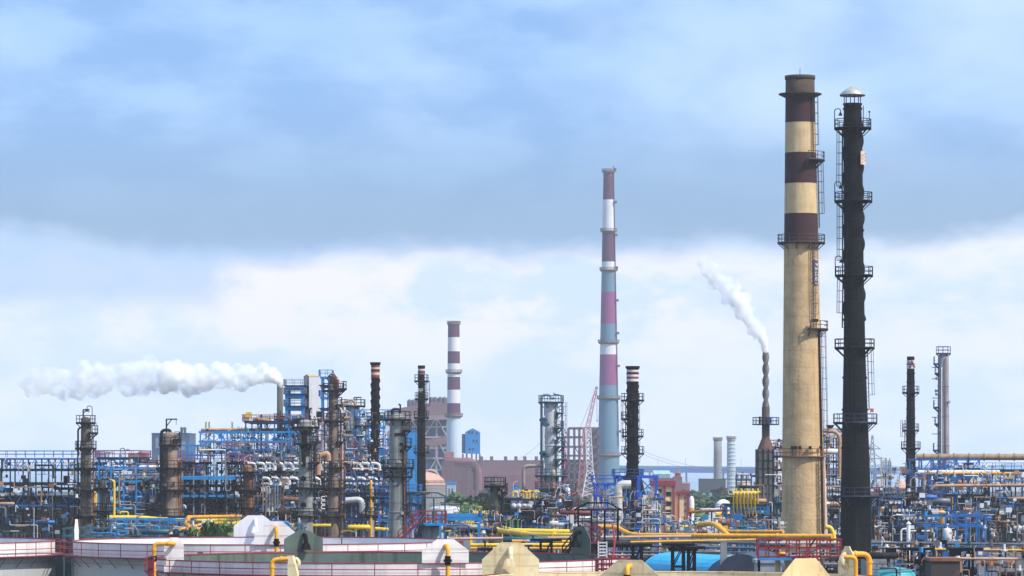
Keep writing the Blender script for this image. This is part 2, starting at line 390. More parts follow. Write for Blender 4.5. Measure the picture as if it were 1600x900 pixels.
t, rad, x, lt, L = band_stack('grey_chimney', 'far pale chimney ringed with white hoops, right one of a pair', 1142.5, 2350, [(684, 690, fargrey), (690, 780, M('far_pale_blue', (.40, .50, .56), .7, var=.15, scale=.1))], 12.5, 14.5, 780, [(685, .5, 1.0)])
m = MB()
for k in range(14):
    z = 6 + k * 2.35; r = rad(HY - (z - CZ) / (2350 / F)); m.lathe(x, 2350, [(r, z), (r + .3, z), (r + .3, z + .35), (r, z + .35)], 24)
m.build('hoop', farw, t)
def block(name, label, cat, px0, px1, yt, yb, d, dep, mat, roof=None, rh=0, wins=None, group=None, wm=None, roofm=None):
    x0, x1 = X(px0, d), X(px1, d); z1 = Z(yt, d); z0 = 0 if yb is None else Z(yb, d)
    t = thing(name, label, cat, ((x0 + x1) / 2, d, z0), group)
    MB().box(x0, x1, d, d + dep, z0, z1).build('wall', mat, t)
    m = MB(); rm = roofm or mat
    if roof == 'gable':
        h = rh * d / F; xm = (x0 + x1) / 2; o = .02 * (x1 - x0)
        a = [(x0 - o, d - o, z1 + .02), (x1 + o, d - o, z1 + .02), (xm, d - o, z1 + h)]; b = [(p[0], d + dep + o, p[2]) for p in a]
        m.poly(a); m.poly(b[::-1]); m.poly([a[0], a[2], b[2], b[0]]); m.poly([a[2], a[1], b[1], b[2]]); m.poly([a[1], a[0], b[0], b[1]]); m.build('roof', rm, t)
    elif roof == 'ridge':
        h = rh * d / F; ym = d + dep / 2; o = .02 * (x1 - x0)
        m.poly([(x0 - o, d - o, z1 + .02), (x1 + o, d - o, z1 + .02), (x1 + o, ym, z1 + h), (x0 - o, ym, z1 + h)]); m.poly([(x1 + o, d + dep + o, z1 + .02), (x0 - o, d + dep + o, z1 + .02), (x0 - o, ym, z1 + h), (x1 + o, ym, z1 + h)])
        m.poly([(x0 - o, d - o, z1 + .02), (x0 - o, ym, z1 + h), (x0 - o, d + dep + o, z1 + .02)]); m.poly([(x1 + o, d - o, z1 + .02), (x1 + o, d + dep + o, z1 + .02), (x1 + o, ym, z1 + h)]); m.build('roof', rm, t)
    else:
        o = .15; m.box(x0 - o, x1 + o, d - o, d + dep + o, z1 + .01, z1 + max(.3, rh * d / F)); m.build('roof', rm, t)
    for (wx0, wx1, wy0, wy1) in (wins or []):
        w = MB(); a, b, c, e = X(wx0, d), X(wx1, d), Z(wy1, d), Z(wy0, d); w.box(a, b, d - .12, d + .1, c, e); w.build('window', wm or glass, t)
    return t
# power station
def power_station():
    d = 2250; s = d / F
    t = thing('power_station', 'hazy pink power station hall with gabled roof and row of vents', 'building', (X(665, d), d, 0))
    pts = [(606, 640), (640, 634), (680, 629), (704, 634)]
    m = MB(); y0, y1 = d, d + 60
    prof = [(604, 652), (604, 641), (640, 635), (681, 628), (716, 634), (716, 652)]
    f = [(X(a, d), y0, Z(b, d)) for a, b in prof]; g = [(p[0], y1, p[2]) for p in f]
    m.poly(f); m.poly(g[::-1])
    for i in range(len(f)): j = (i + 1) % len(f); m.poly([f[j], f[i], g[i], g[j]])
    m.build('upper_hall', ppink, t)
    MB().box(X(604, d), X(716, d), d + 8, d + 58, 0, Z(652, d) - .1).build('lower_hall', M('far_blue_infill', (.05, .09, .24), .8, var=.3, scale=.12, lines=7), t)
    m = MB(); st = M('far_steel_white', (.42, .38, .42), .8)
    xs = [606, 622, 640, 662, 682, 699, 715]; ys = [652, 667, 683, 700, 716, 734, 752]
    for a in xs: m.beam((X(a, d), d + 2, 0), (X(a, d), d + 2, Z(652, d)), 1.1)
    for b in ys: m.beam((X(606, d), d + 2, Z(b, d)), (X(715, d), d + 2, Z(b, d)), .9)
    for i in range(0, 6, 1):
        for j in (0, 2, 4):
            sgn = i % 2
            m.beam(P(xs[i + sgn], ys[j], d + 1), P(xs[i + 1 - sgn], ys[j + 2], d + 1), .7)
    m.build('steel_frame', st, t)
    for k, a in enumerate((640, 646, 651, 674, 680, 688, 695)):
        c = P(a, 636, d + 20); m = MB(); m.cyl((c.x, c.y, c.z - 6), (c.x, c.y, c.z + (4.5 if a > 660 else 3)), 1.5, n=12); m.ball((c.x, c.y, c.z + (4.5 if a > 660 else 3)), 1.6); m.build('roof_vent', M('vent_grey', (.10, .09, .12), .7), t)
    m = MB(); m.beam(P(612, 706, d - 6), P(700, 686, d - 6), 4, 4.6); m.build('conveyor_gallery', ppink, t)
    m = MB(); m.beam(P(700, 652, d - 2), P(604, 654, d - 2), 2, 2.6); m.build('fascia', M('far_fascia', (.30, .22, .24), .8), t)
power_station()
t = block('industrial_shed', 'long hazy pinkish-brown shed behind the trees', 'building', 745, 850, 720, None, 2050, 60, ppink, rh=1)
for a in (752, 768, 790, 806, 820, 838): c = P(a, 720, 2060); MB().box(c.x - .9, c.x + .9, c.y, c.y + 2, c.z, c.z + 2.4).build('roof_vent', farst, t)
MB().box(X(772, 2048), X(846, 2048), 2043, 2049.9, 0, Z(742, 2048)).build('lean_to', ppurp, t)
block('industrial_shed', 'low hazy purple-brown building beside the dome tank', 'building', 690, 746, 727, None, 1960, 30, ppurp, rh=.6)
def coal_tower():
    d = 1900; t = thing('hopper_tower', 'bright blue gabled hopper tower standing on legs right of the striped chimney', 'tower', (X(735, d), d, 0))
    a, b = X(727, d), X(750, d); z0, z1, zr = Z(709, d), Z(675, d), Z(669, d)
    m = MB(); f = [(a, d, z0), (b, d, z0), (b, d, z1), ((a + b) / 2, d, zr), (a, d, z1)]; g = [(p[0] - (2.4 if False else 0), d + 12, p[2]) for p in f]
    m.poly(f); m.poly(g[::-1])
    for i in range(5): j = (i + 1) % 5; m.poly([f[j], f[i], g[i], g[j]])
    m.build('cabin', pblue, t)
    MB().box(X(721.5, d), a - .01, d + 1, d + 11, z0 + .3, Z(678, d)).build('side_bay', M('far_blue_grey', (.10, .13, .20), .7, var=.2), t)
    for px, py in ((733, 675.5), (738, 675.5), (745, 677), (740, 689), (745, 689), (734, 702), (739, 702)):
        c = P(px, py, d); MB().box(c.x - .45, c.x + .45, d - .1, d + .1, c.z - .6, c.z + .6).build('window', fardk, t)
    for px in (723, 729, 737, 744, 749.5):
        for dd in (0, 11): c = X(px, d); MB().box(c - .35, c + .35, d + dd, d + dd + .7, 0, z0).build('leg', farst, t)
    m = MB(); m.beam((a, d, z0 - 3), (b, d, z0 - 6), .5); m.beam((a, d, z0 - 6), (b, d, z0 - 3), .5); m.box(X(722, d), b, d + 2, d + 9, z0 - 6, z0 - 5); m.build('bracing', farst, t)
coal_tower()
def lattice_building():
    d = 2100; t = thing('steel_skeleton', 'unclad grey steel skeleton of a power block under construction', 'building frame', (X(908, d), d, 0))
    xs = [880, 889, 898, 906, 914, 924, 935]; ys = [669, 683, 698, 712, 724, 737, 750, 765]
    for r_ in range(3):
        for i, a in enumerate(xs):
            yt = 669 if i > 0 else 678; MB().box(X(a, d) - .45, X(a, d) + .45, d + r_ * 14, d + r_ * 14 + .9, 0, Z(yt, d)).build('post', farst, t)
    m = MB()
    for b in ys:
        for r_ in range(3): m.beam((X(880 if b > 675 else 889, d), d + 14 * r_ + .4, Z(b, d)), (X(935, d), d + 14 * r_ + .4, Z(b, d)), .8, 1.1)
        for a in xs[1:]: m.beam((X(a, d), d, Z(b, d)), (X(a, d), d + 28, Z(b, d)), .7)
    m.build('floor_beams', farst, t)
    m = MB(); rnd = random.Random(3)
    for i in range(6):
        for j in range(7):
            if rnd.random() < .4: s_ = rnd.random() < .5; m.beam(P(xs[i + s_], ys[j], d + .5), P(xs[i + 1 - s_], ys[j + 1], d + .5), .5)
    m.build('bracing', farst, t)
    MB().box(X(884, d), X(934, d), d + 5, d + 26, 0, Z(718, d)).build('inner_block', M('far_infill', (.09, .075, .12), .8, var=.5, scale=.3, lines=4), t)
    MB().box(X(926, d), X(934, d), d + 3, d + 24, Z(718, d), Z(671, d)).build('stair_core', M('far_core', (.10, .08, .10), .8, var=.5, scale=.4, lines=3), t)
lattice_building()
def substation():
    d = 1780; t = thing('switchyard_frame', 'hazy brown switchyard lattice between the dome tank and the trees', 'lattice frame', (X(718, d), d, 0))
    for px in (694, 701, 708, 716, 724, 731, 739, 745):
        m = MB(); x = X(px, d)
        for k in range(9): m.beam((x - .9, d, k * 2.3), (x + .9, d, k * 2.3 + 2.3), .22); m.beam((x + .9, d, k * 2.3), (x - .9, d, k * 2.3 + 2.3), .22)
        for e in (-.9, .9): m.beam((x + e, d, 0), (x + e, d, 20.6), .3)
        m.build('lattice_post', farst, t)
    m = MB()
    for z in (20.6, 18.9, 11.5): m.beam((X(692, d), d, z), (X(747, d), d, z), .5)
    m.build('beam', farst, t)
    o = MB().pipe([P(702, 722, 1850), P(738, 722, 1850), P(746, 735, 1850), P(746, 765, 1850)], 2.2, 12, n=14).build('flue_duct', M('duct_brown', (.22, .10, .12), .8), base=P(746, 765, 1850)); tag(o, 'hazy brown flue duct curving down at the left end of the long shed', 'duct')
    o = MB().box(X(695, 1840), X(709, 1840), 1840, 1846, Z(718, 1840), Z(706, 1840)).build('slatted_panel', M('slat_pink', (.34, .13, .15), .8, lines=1.6, lcol=(.6, .5, .5)), base=None); tag(o, 'pinkish slatted cooler box at the foot of the four-banded chimney', 'cooler box')
    MB().box(X(695, 1840), X(709, 1840), 1840, 1846, 0, Z(718, 1840) - .01).build('stand', ppurp, o)
    MB().sweep([P(672 + 15 * math.cos(k * PI / 10) , 752 - 17 * math.sin(k * PI / 10), 1300) for k in range(11)][::-1], .5, 8).build('arch_pipe', M('arch_tan', (.40, .28, .26), .7), base=None)
    o = bpy.data.objects['arch_pipe']; tag(o, 'thin tan arch pipe looping over the dome tank', 'pipe')
substation()
def lattice(m, a, b, wa, wb, seg, r, n4=True):
    a = Vector(a); b = Vector(b); t = (b - a).normalized(); u = t.cross(Vector((0, 1, 0))).normalized(); v = t.cross(u)
    cs = [(-1, -1), (1, -1), (1, 1), (-1, 1)]
    def pt(i, k): f = k / seg; w = (wa + (wb - wa) * f) / 2; return a.lerp(b, f) + u * cs[i][0] * w + v * cs[i][1] * w
    for i in range(4):
        for k in range(seg):
            m.beam(pt(i, k), pt(i, k + 1), r); j = (i + 1) % 4
            m.beam(pt(i, k), pt(j, k + 1) if k % 2 else pt(j, k), r * .7)
            m.beam(pt(i, k + 1), pt(j, k), r * .7)
    return m
def crane():
    d = 2080; t = thing('crawler_crane', 'pink lattice-boom crane leaning beside the steel skeleton', 'crane', (X(905, d), d, 0))
    lattice(MB(), P(907, 765, d - 4), P(915, 668, d - 4), 3.0, 2.6, 14, .35).build('mast', M('far_crane_pink', (.50, .16, .20), .7), t)
    lattice(MB(), P(913, 690, d - 4), P(932.5, 604, d - 4), 2.6, 1.0, 16, .38).build('boom', MATS['far_crane_pink'], t)
    m = MB(); m.cyl(P(932.5, 604, d - 4), P(932.8, 656, d - 4), .12, n=4); m.box(X(932, d), X(933.6, d), d - 5, d - 4, Z(659, d), Z(656, d)); m.build('hook_line', farst, t)
    m = MB(); m.cyl(P(932, 605, d - 4), P(905, 672, d + 3), .12, n=4); m.build('stay_cable', MATS['far_crane_pink'], t)
    c = P(907, 769, d); MB().box(c.x - 4, c.x + 4, d - 8, d, 0, 4).build('cab', MATS['far_crane_pink'], t)
crane()
m = MB(); d = 2000; lattice(m, (X(922, d), d, Z(735, d)), P(919, 669, d), 3.2, 2.8, 10, .4); lattice(m, (X(922, d), d, 0), (X(922, d), d, Z(735, d)), 9, 3.2, 6, .45)
tag(m.build('lattice_mast', farw), 'white lattice mast with spreading feet before the steel skeleton', 'mast')
def pylon(px, yt, yb, d, label, arms=((.82, 1.0), (.6, 1.25)), w=.26, mat=fargrey):
    x = X(px, d); h = Z(yt, d); t = thing('transmission_tower', label, 'pylon', (x, d, 0))
    lattice(MB(), (x, d, 0), (x, d, h), h * w, .6, 12, .30).build('lattice_body', mat, t)
    m = MB()
    for f, e in arms: m.beam((x - h * .12 * e, d, h * f), (x + h * .12 * e, d, h * f), .45); m.beam((x, d, h * f + 2.5), (x + h * .12 * e, d, h * f), .3); m.beam((x, d, h * f + 2.5), (x - h * .12 * e, d, h * f), .3)
    m.build('cross_arm', mat, t)
    return x, h
pylon(1363, 680, 758, 1900, 'tall hazy lattice pylon right of the fat black chimney', ((.80, 1.0), (.66, 1.3)), .17)
wm_ = M('wire', (.18, .2, .24), .7)
for k, (a, b, lab) in enumerate(((P(1000, 703, 2400), P(1363, 697, 1900), 'faint upper power line sagging towards the lattice pylon'), (P(1000, 708, 2400), P(1363, 701, 1900), 'faint lower power line sagging towards the lattice pylon'),
        (P(748, 712, 2300), P(846, 690, 2000), 'faint power line rising behind the tall white column'), (P(1363, 698, 1900), P(1424, 716, 2300), 'faint power line falling right of the lattice pylon'))):
    m = MB(); n = 12; L = (b - a).length
    for i in range(n):
        p = a.lerp(b, i / n); q = a.lerp(b, (i + 1) / n); sg = lambda t: Vector((0, 0, -L * .025 * 4 * t * (1 - t)))
        m.cyl(p + sg(i / n), q + sg((i + 1) / n), .09, n=4, caps=False)
    tag(m.build('power_line', wm_), lab, 'power line')
def dome_tank(label, px0, px1, ysh, yap, d, mat, roofm, n=40, group=None, base=0):
    x0, x1 = X(px0, d), X(px1, d); r = (x1 - x0) / 2; xc = (x0 + x1) / 2; z = Z(ysh, d); za = Z(yap, d)
    t = thing('storage_tank', label, 'tank', (xc, d, base), group); m = MB(); m.lathe(xc, d, [(r, base), (r, z)], n); m.build('shell', mat, t)
    m = MB(); m.lathe(xc, d, [(r * 1.015, z - .1), (r * 1.015, z + .15)] + [(r * math.cos(a * PI / 16), z + .15 + (za - z) * math.sin(a * PI / 16)) for a in range(9)], n); m.build('roof', roofm, t)
    m = MB(); m.rail([(xc + r * math.cos(k * PI / 16), d + r * math.sin(k * PI / 16), z + .1) for k in range(32)], 1.1, 2.5, .05, close=True); m.build('railing', grey, t)
    return t
dome_tank('grey storage tank with a shallow pink domed roof behind the black stack', 618, 696, 757, 737, 1150, tgrey, pinkroof)
t = dome_tank('low white tank standing left of the green trees', 672, 718, 795, 791, 900, white, white)
dome_tank('grey tank with pale domed top near the yellow goosenecks', 1151, 1172, 757, 751, 1250, tgrey, M('beige_roof', (.55, .45, .38), .7))
dome_tank('small cyan-green round tank, left of two by the far trees', 1096, 1103, 776, 771, 1700, M('cyan_tank', (.12, .36, .38), .6), MATS['cyan_tank'])
dome_tank('small cyan-green round tank, right of two by the far trees', 1106, 1113, 776, 771, 1700, MATS['cyan_tank'], MATS['cyan_tank'])
dome_tank('white hemispherical dome behind the low white building', 1117, 1143, 795, 781, 1020, white, white)
m = MB(); d = 1230; t = thing('pipe_gantry', 'dark steel gantry standing over the grey domed tank', 'gantry', (X(1162, d), d, 0))
for a in (1150, 1158, 1166, 1174): m.beam((X(a, d), d, 0), P(a, 742, d), .4)
for b in (742, 750): m.beam(P(1150, b, d), P(1174, b, d), .4)
m.build('frame', dark, t)
m = MB()
for a in (1153, 1160, 1161.5, 1169): m.cyl(P(a, 748, d), P(a, 735 + (a % 3) * 2, d), .22, n=6)
m.build('vent_pipes', grey, t)
block('white_building', 'small blue-roofed kiosk with white ribs right of the dome tank', 'building', 698, 712, 757, None, 1500, 8, M('rib_white', (.45, .5, .58), .7, lines=1), rh=4, roofm=pblue, wins=[(701, 702.5, 763, 775), (706, 707.5, 763, 775)])
block('far_building', 'far pale shed with a light green-blue roof by the bridge', 'building', 1022, 1047, 741, None, 2000, 20, M('far_shed_wall', (.28, .36, .42), .8), roof='ridge', rh=6, roofm=M('far_green_roof', (.30, .52, .52), .7))
block('far_building', 'far purple-brown hall with vents before the pale shed', 'building', 1018, 1052, 748, None, 1900, 15, ppurp, rh=1)
t = block('pagoda_building', 'small far building with a stepped pagoda roof', 'building', 1052, 1066, 746, None, 1850, 10, ppurp, roof='gable', rh=4)
m = MB(); c = P(1059, 741.5, 1855); m.box(c.x - 1.4, c.x + 1.4, c.y - 1.4, c.y + 1.4, c.z - 1, c.z + .6); m.lathe(c.x, c.y, [(2.6, c.z + .6), (.2, c.z + 2.2)], 4); m.build('cupola', ppurp, t)
block('far_building', 'far dark warehouse left of the two grey chimneys', 'building', 1094, 1134, 749, None, 2200, 20, fardk, rh=1)
block('far_building', 'far low purple building left of the dark warehouse', 'building', 1055, 1078, 756, None, 2100, 20, ppurp, roof='ridge', rh=2)
block('low_white_building', 'low white building with a parapet right of the apartment block', 'building', 1098, 1140, 797, None, 1000, 14, white, rh=.8)
block('low_white_building', 'white wall with maroon posts far behind the right pipe units', 'building', 1372, 1402, 773, None, 900, 8, white, rh=3, roofm=apred, wins=[(1395.5, 1397.5, 773.5, 795)], wm=apred)
block('low_building', 'long low maroon-roofed building beyond the right pipe units', 'building', 1358, 1425, 766, None, 1300, 12, M('dull_wall', (.25, .2, .22), .8), roof='ridge', rh=4, roofm=apred)
t = block('boiler_house', 'hazy blue-grey boiler house with roof vents at far left', 'building', 237, 296, 678, None, 1500, 30, M('far_slate', (.06, .12, .22), .8, var=.3, scale=.1, lines=6), rh=1.5, roofm=teal,
      wins=[(243, 252, 684, 700), (256, 262, 684, 700), (268, 276, 684, 700), (280, 290, 690, 704)], wm=M('far_pale_window', (.22, .26, .40), .7))
for a in (284, 289): m = MB(); c = P(a, 676, 1505); m.cyl((c.x, c.y, c.z - 1), (c.x, c.y, c.z + 1.6), .55); m.ball((c.x, c.y, c.z + 1.6), .7); m.build('roof_vent', dgrey, t)
block('low_building', 'small dusty pink building left of the boiler house', 'building', 200, 228, 709, None, 1300, 10, M('dusty_pink', (.34, .16, .17), .85, lines=3), rh=1)
block('low_building', 'low dusty red warehouse behind the left pipe racks', 'building', 225, 320, 719, None, 1200, 10, M('dusty_red', (.30, .09, .10), .85, lines=2), rh=1)
block('blue_shed', 'bright blue sheeted lift shaft behind the grey column', 'building', 633, 652, 674, None, 1100, 10, pblue, rh=.4)
block('blue_shed', 'small blue shed beyond the yellow pipe row', 'building', 800, 811, 760, None, 1000, 5, pblue, rh=.4)
# pale mounds
for (px, w, yt, lab) in ((1374, 16, 751, 'small pale pink mound beside the lattice pylon'), (1408, 36, 748, 'wide pale pink mound left of the slim black stack')):
    d = 2300; m = MB(); n = 28; cx = X(px, d); W = w * d / F / 2; H = Z(yt, d)
    prof = [(W * 1.15 * (1 - j / 8) + .01, H * math.sin(j / 8 * PI / 2) ** 1.3) for j in range(9)]
    m.lathe(cx, d, prof, n); m.v = [(a + mnoise.noise((a * .1, b * .1, c)) * 1.5, b, max(0, c + mnoise.noise((a * .15, b * .15, 4)) * 1.2)) for a, b, c in m.v]
    tag(m.build('earth_mound', moundm), lab, 'mound')
# floodlight mast and antenna cluster
d = 1000; t = thing('floodlight_mast', 'brown high mast ringed with floodlights beyond the fat black chimney', 'light mast', (X(1383.5, d), d, 0))
MB().cyl((X(1383.5, d), d, 0), P(1383.5, 742, d), .3, .2, n=8).build('mast', rust, t)
for k in range(12):
    a = k * PI / 6; c = P(1383.5, 745, d) + Vector((1.9 * math.cos(a), 1.9 * math.sin(a), 0)); m = MB(); m.beam(c - Vector((1.9 * math.cos(a), 1.9 * math.sin(a), -.2)), c, .1); m.box(c.x - .35, c.x + .35, c.y - .25, c.y + .25, c.z - .5, c.z + .1); m.build('floodlight', M('lamp_housing', (.25, .22, .16), .5), t)
d = 1400; t = thing('antenna_cluster', 'cluster of thin grey masts behind the floodlight mast', 'antenna', (X(1384, d), d, 0))
for a, y in ((1377, 717), (1380, 719), (1383, 715), (1385, 716), (1388, 719), (1390.5, 716), (1392, 721)):
    MB().cyl((X(a, d), d + (a % 3), 0), P(a, y, d + (a % 3)), .2, n=6).build('mast', fargrey, t)
m = MB()
for b in (722, 730, 738, 746): m.beam(P(1377, b, d), P(1392, b, d), .2)
m.build('cross_bar', fargrey, t)
# apartment block
def apartment():
    d = 850; t = thing('apartment_block', 'cream apartment block with dark red bands and stacked windows', 'building', (X(1050, d), d, 0)); s = d / F
    def seg(a, b, yt, name='wall', mat=apcream, y0=0, y1=10, yb=None): MB().box(X(a, d), X(b, d), d + y0, d + y1, 0 if yb is None else Z(yb, d), Z(yt, d)).build(name, mat, t)
    seg(1020, 1055, 752); seg(1055.05, 1077, 769, y0=1.5)
    for a, b, yt in ((1037, 1039.6, 752.1), (1051, 1054.5, 752.1)): seg(a, b, yt, 'pilaster', apred, -.4, -.02)
    for a, b in ((1060, 1062), (1073.5, 1077.3)): seg(a, b, 769.1, 'pilaster', apred, 1.1, 1.48)
    seg(1018, 1055.6, 751, 'parapet', apred, -.7, 10.3, 759); seg(1054, 1078.3, 767.6, 'parapet', apred, .9, 10.4, 772)
    for k, y in enumerate((768.5, 783.5, 796.5, 810)):
        w = MB(); w.box(X(1041, d), X(1048.5, d), d - .10, d + .1, Z(y + 7, d), Z(y, d)); q = w.build('window', glass, t)
        MB().box(X(1040.5, d), X(1049, d), d - .5, d - .12, Z(y - .6, d), Z(y - 1.4, d)).build('sunshade', apcream, q)
    for y in (764, 779, 793): MB().box(X(1024, d), X(1034, d), d - .1, d + .1, Z(y + 7, d), Z(y, d)).build('window', glass, t)
    for y in (776, 786, 796): MB().box(X(1070, d), X(1071.5, d), d + 1.38, d + 1.6, Z(y + 4, d), Z(y, d)).build('window', glass, t)
apartment()
block('apartment_block', 'small red and cream block behind the blue furnace frame', 'building', 925, 945, 770, None, 860, 8, apcream, rh=1.5, roofm=apred, wins=[(930, 933, 775, 781), (937, 940, 775, 781)])
t = thing('water_tower', 'slim white and orange tank beside the apartment block', 'tank', (X(1080.5, 870), 870, 0)); c = P(1080.5, 785, 870)
MB().lathe(c.x, c.y, [(.62, 0), (.62, c.z + .5), (.4, c.z + 1.2), (.01, c.z + 1.5)], 14).build('shell', white, t); MB().lathe(c.x, c.y, [(.66, c.z - 2.6), (.66, c.z - 1.2)], 14).build('band', orange, t)
# ---------------------------------------------------------------- trees
def tree_proto(name, h, r, seed, mat, nl=900, ls=.55):
    rnd = random.Random(seed); t = thing(name, '', 'tree', (0, 0, 0)); m = MB(); m.sweep([(0, 0, 0), (.1 * r, 0, h * .35), (.05 * r, .1, h * .7)], [h * .035, h * .026, h * .01], 7)
    cl = []
    for k in range(9):
        a = rnd.uniform(0, 2 * PI); q = rnd.uniform(.2, .75) * r; zc = h * rnd.uniform(.42, .86); cl.append((q * math.cos(a), q * math.sin(a), zc, r * rnd.uniform(.28, .5)))
        m.sweep([(.08 * r, 0, h * .35), (q * math.cos(a) * .5, q * math.sin(a) * .5, zc * .8), (q * math.cos(a), q * math.sin(a), zc)], [h * .016, h * .01, h * .004], 5)
    m.build('trunk', bark, t); m = MB()
    for i in range(nl):
        cx, cy, cz, cr = cl[rnd.randrange(len(cl))]
        v = Vector((rnd.gauss(0, 1), rnd.gauss(0, 1), rnd.gauss(0, 1))).normalized() * cr * rnd.uniform(.55, 1.12); v.z *= .8
        p = Vector((cx, cy, cz)) + v; u = Vector((rnd.gauss(0, 1), rnd.gauss(0, 1), rnd.gauss(0, 1))).normalized(); w = u.orthogonal().normalized(); s = ls * rnd.uniform(.6, 1.4)
        m.poly([p - u * s, p - w * s * .6, p + u * s, p + w * s * .6])
    m.build('crown', mat, t); return t
tp = [tree_proto('leafy_tree', 10, 4.2, 5, leaf1), tree_proto('leafy_tree', 10, 4.6, 9, leaf2), tree_proto('leafy_tree', 10, 4.4, 12, leaf3)]
used = [False] * 3
def tree(px, yt, d, kind, label, group, w=1.0):
    o = tp[kind] if not used[kind] else copy_tree(tp[kind]); used[kind] = True
    s = Z(yt, d) / 9.2; o.location = (X(px, d), d, 0); o.scale = (s * w, s * w, s); o.rotation_euler = (0, 0, random.uniform(0, 6)); o['label'] = label; o['group'] = group; o['category'] = 'tree'
G = 'trees between the dome tank and the white column'
L3 = ['dark green leafy tree among the trees right of the striped chimney', 'light green leafy tree among the trees right of the striped chimney', 'dull green leafy tree among the trees right of the striped chimney']
for (px, yt, d, k) in ((722, 776, 1010, 0), (735, 782, 930, 1), (748, 778, 1000, 0), (759, 774, 1060, 2), (768, 780, 930, 0), (755, 796, 860, 1), (742, 799, 840, 0), (728, 792, 880, 2), (776, 790, 900, 1), (712, 782, 1100, 2), (786, 786, 1080, 0), (698, 774, 1300, 2)):
    tree(px, yt, d, k, L3[k], G, 1.1)
L4 = ['dark green tree in the belt below the far grey chimneys', 'bright green tree in the belt below the far grey chimneys', 'dull green tree in the belt below the far grey chimneys']
for (px, yt, d, k) in ((1088, 782, 1150, 0), (1079, 776, 1300, 2), (1096, 770, 1650, 2), (1110, 766, 1900, 2), (1126, 764, 1800, 0), (1140, 766, 1700, 2), (1150, 770, 1600, 0), (1088, 768, 1800, 0), (1076, 766, 1900, 2), (1118, 774, 1400, 2), (1132, 777, 1350, 0), (1145, 778, 1300, 0), (1155, 777, 1250, 2), (1084, 796, 950, 1), (1104, 784, 1200, 0), (1064, 764, 2000, 2)):
    tree(px, yt, d, k, L4[k], 'trees below the far grey chimneys', 1.5)
L5 = 'bright leafy tree top showing between orange pipes and the white tank'
for (px, yt, d) in ((336, 821, 520), (348, 817, 512), (358, 816, 505), (367, 819, 500), (322, 825, 530)): tree(px, yt, d, 1, L5, 'tree tops behind the white tank', .62)
for (px, yt, d, k) in ((860, 772, 1500, 2), (880, 771, 1500, 0), (900, 772, 1400, 2), (1340, 760, 1500, 2), (1395, 768, 1150, 0), (1430, 770, 1150, 2), (660, 776, 1400, 0)):
    tree(px, yt, d, k, ['dark hazy tree at the foot of the far works', '', 'dull hazy tree at the foot of the far works'][k], 'hazy trees at the foot of the far works', 1.6)
# ---------------------------------------------------------------- columns, stacks and their fittings
def ring_platform(parent, x, y, z, r0, r1, a0=0, a1=360, mat=dark, rmat=None, h=1.1, brk=True, rr=.045, n=20):
    A0, A1 = D2R(a0), D2R(a1); full = a1 - a0 >= 360; k = n if full else max(4, int(n * (a1 - a0) / 360)); m = MB()
    m.lathe(x, y, [(r0, z - .12), (r1, z - .12), (r1, z + .06), (r0, z + .06)], k, a0=A0, a1=A1)
    if not full:
        for a in (A0, A1):
            c, s = math.cos(a), math.sin(a); m.poly([(x + r0 * c, y + r0 * s, z - .12), (x + r1 * c, y + r1 * s, z - .12), (x + r1 * c, y + r1 * s, z + .06), (x + r0 * c, y + r0 * s, z + .06)])
    if brk:
        nb = max(3, k // 3)
        for i in range(nb + (0 if full else 1)):
            a = A0 + (A1 - A0) * i / nb; c, s = math.cos(a), math.sin(a); e = r1 - r0
            m.beam((x + r0 * c, y + r0 * s, z - .12 - e * .9), (x + (r1 - .1) * c, y + (r1 - .1) * s, z - .16), .12)
            m.beam((x + r0 * c, y + r0 * s, z - .2), (x + r1 * c, y + r1 * s, z - .2), .14)
    p = m.build('platform', mat, parent)
    pts = [(x + (r1 - .05) * math.cos(A0 + (A1 - A0) * i / k), y + (r1 - .05) * math.sin(A0 + (A1 - A0) * i / k), z) for i in range(k + (0 if full else 1))]
    MB().rail(pts, h, max(.9, r1 * .45), rr, close=full).build('railing', rmat or mat, p)
    return p
def ladder(parent, x, y, R, ang, z0, z1, mat=dark, cage=True, r1=None):
    a = D2R(ang); c, s = math.cos(a), math.sin(a); m = MB(); R1 = R if r1 is None else r1
    def q(z, out, side): f = (z - z0) / (z1 - z0); rr = R + (R1 - R) * f + out; return Vector((x + rr * c - side * s, y + rr * s + side * c, z))
    for sd_ in (-.25, .25): m.beam(q(z0, .22, sd_), q(z1, .22, sd_), .09)
    z = z0
    while z < z1: m.beam(q(z, .22, -.25), q(z, .22, .25), .05); m.beam(q(z, 0, 0), q(z, .22, 0), .05); z += .6
    if cage:
        z = z0 + 2
        while z < z1:
            pts = [q(z, .22 + .8 * math.sin(k * PI / 5), .42 * -math.cos(k * PI / 5)) for k in range(6)]
            for u, v in zip(pts[:-1], pts[1:]): m.beam(u, v, .05)
            z += 1.5
        for k in (1, 2, 3, 4): m.beam(q(z0 + 2, .22 + .8 * math.sin(k * PI / 5), .42 * -math.cos(k * PI / 5)), q(z1, .22 + .8 * math.sin(k * PI / 5), .42 * -math.cos(k * PI / 5)), .045)
    return m.build('ladder', mat, parent)
def davit(parent, x, y, z, w, h, mat=dark):
    m = MB(); m.beam((x, y, z), (x, y, z + h), .22); m.beam((x, y, z + h), (x + w, y, z + h), .2); m.beam((x, y, z + h * .55), (x + w * .5, y, z + h), .14)
    m.beam((x + w * .9, y, z + h), (x + w * .9, y, z + h * .65), .07); return m.build('davit', mat, parent)
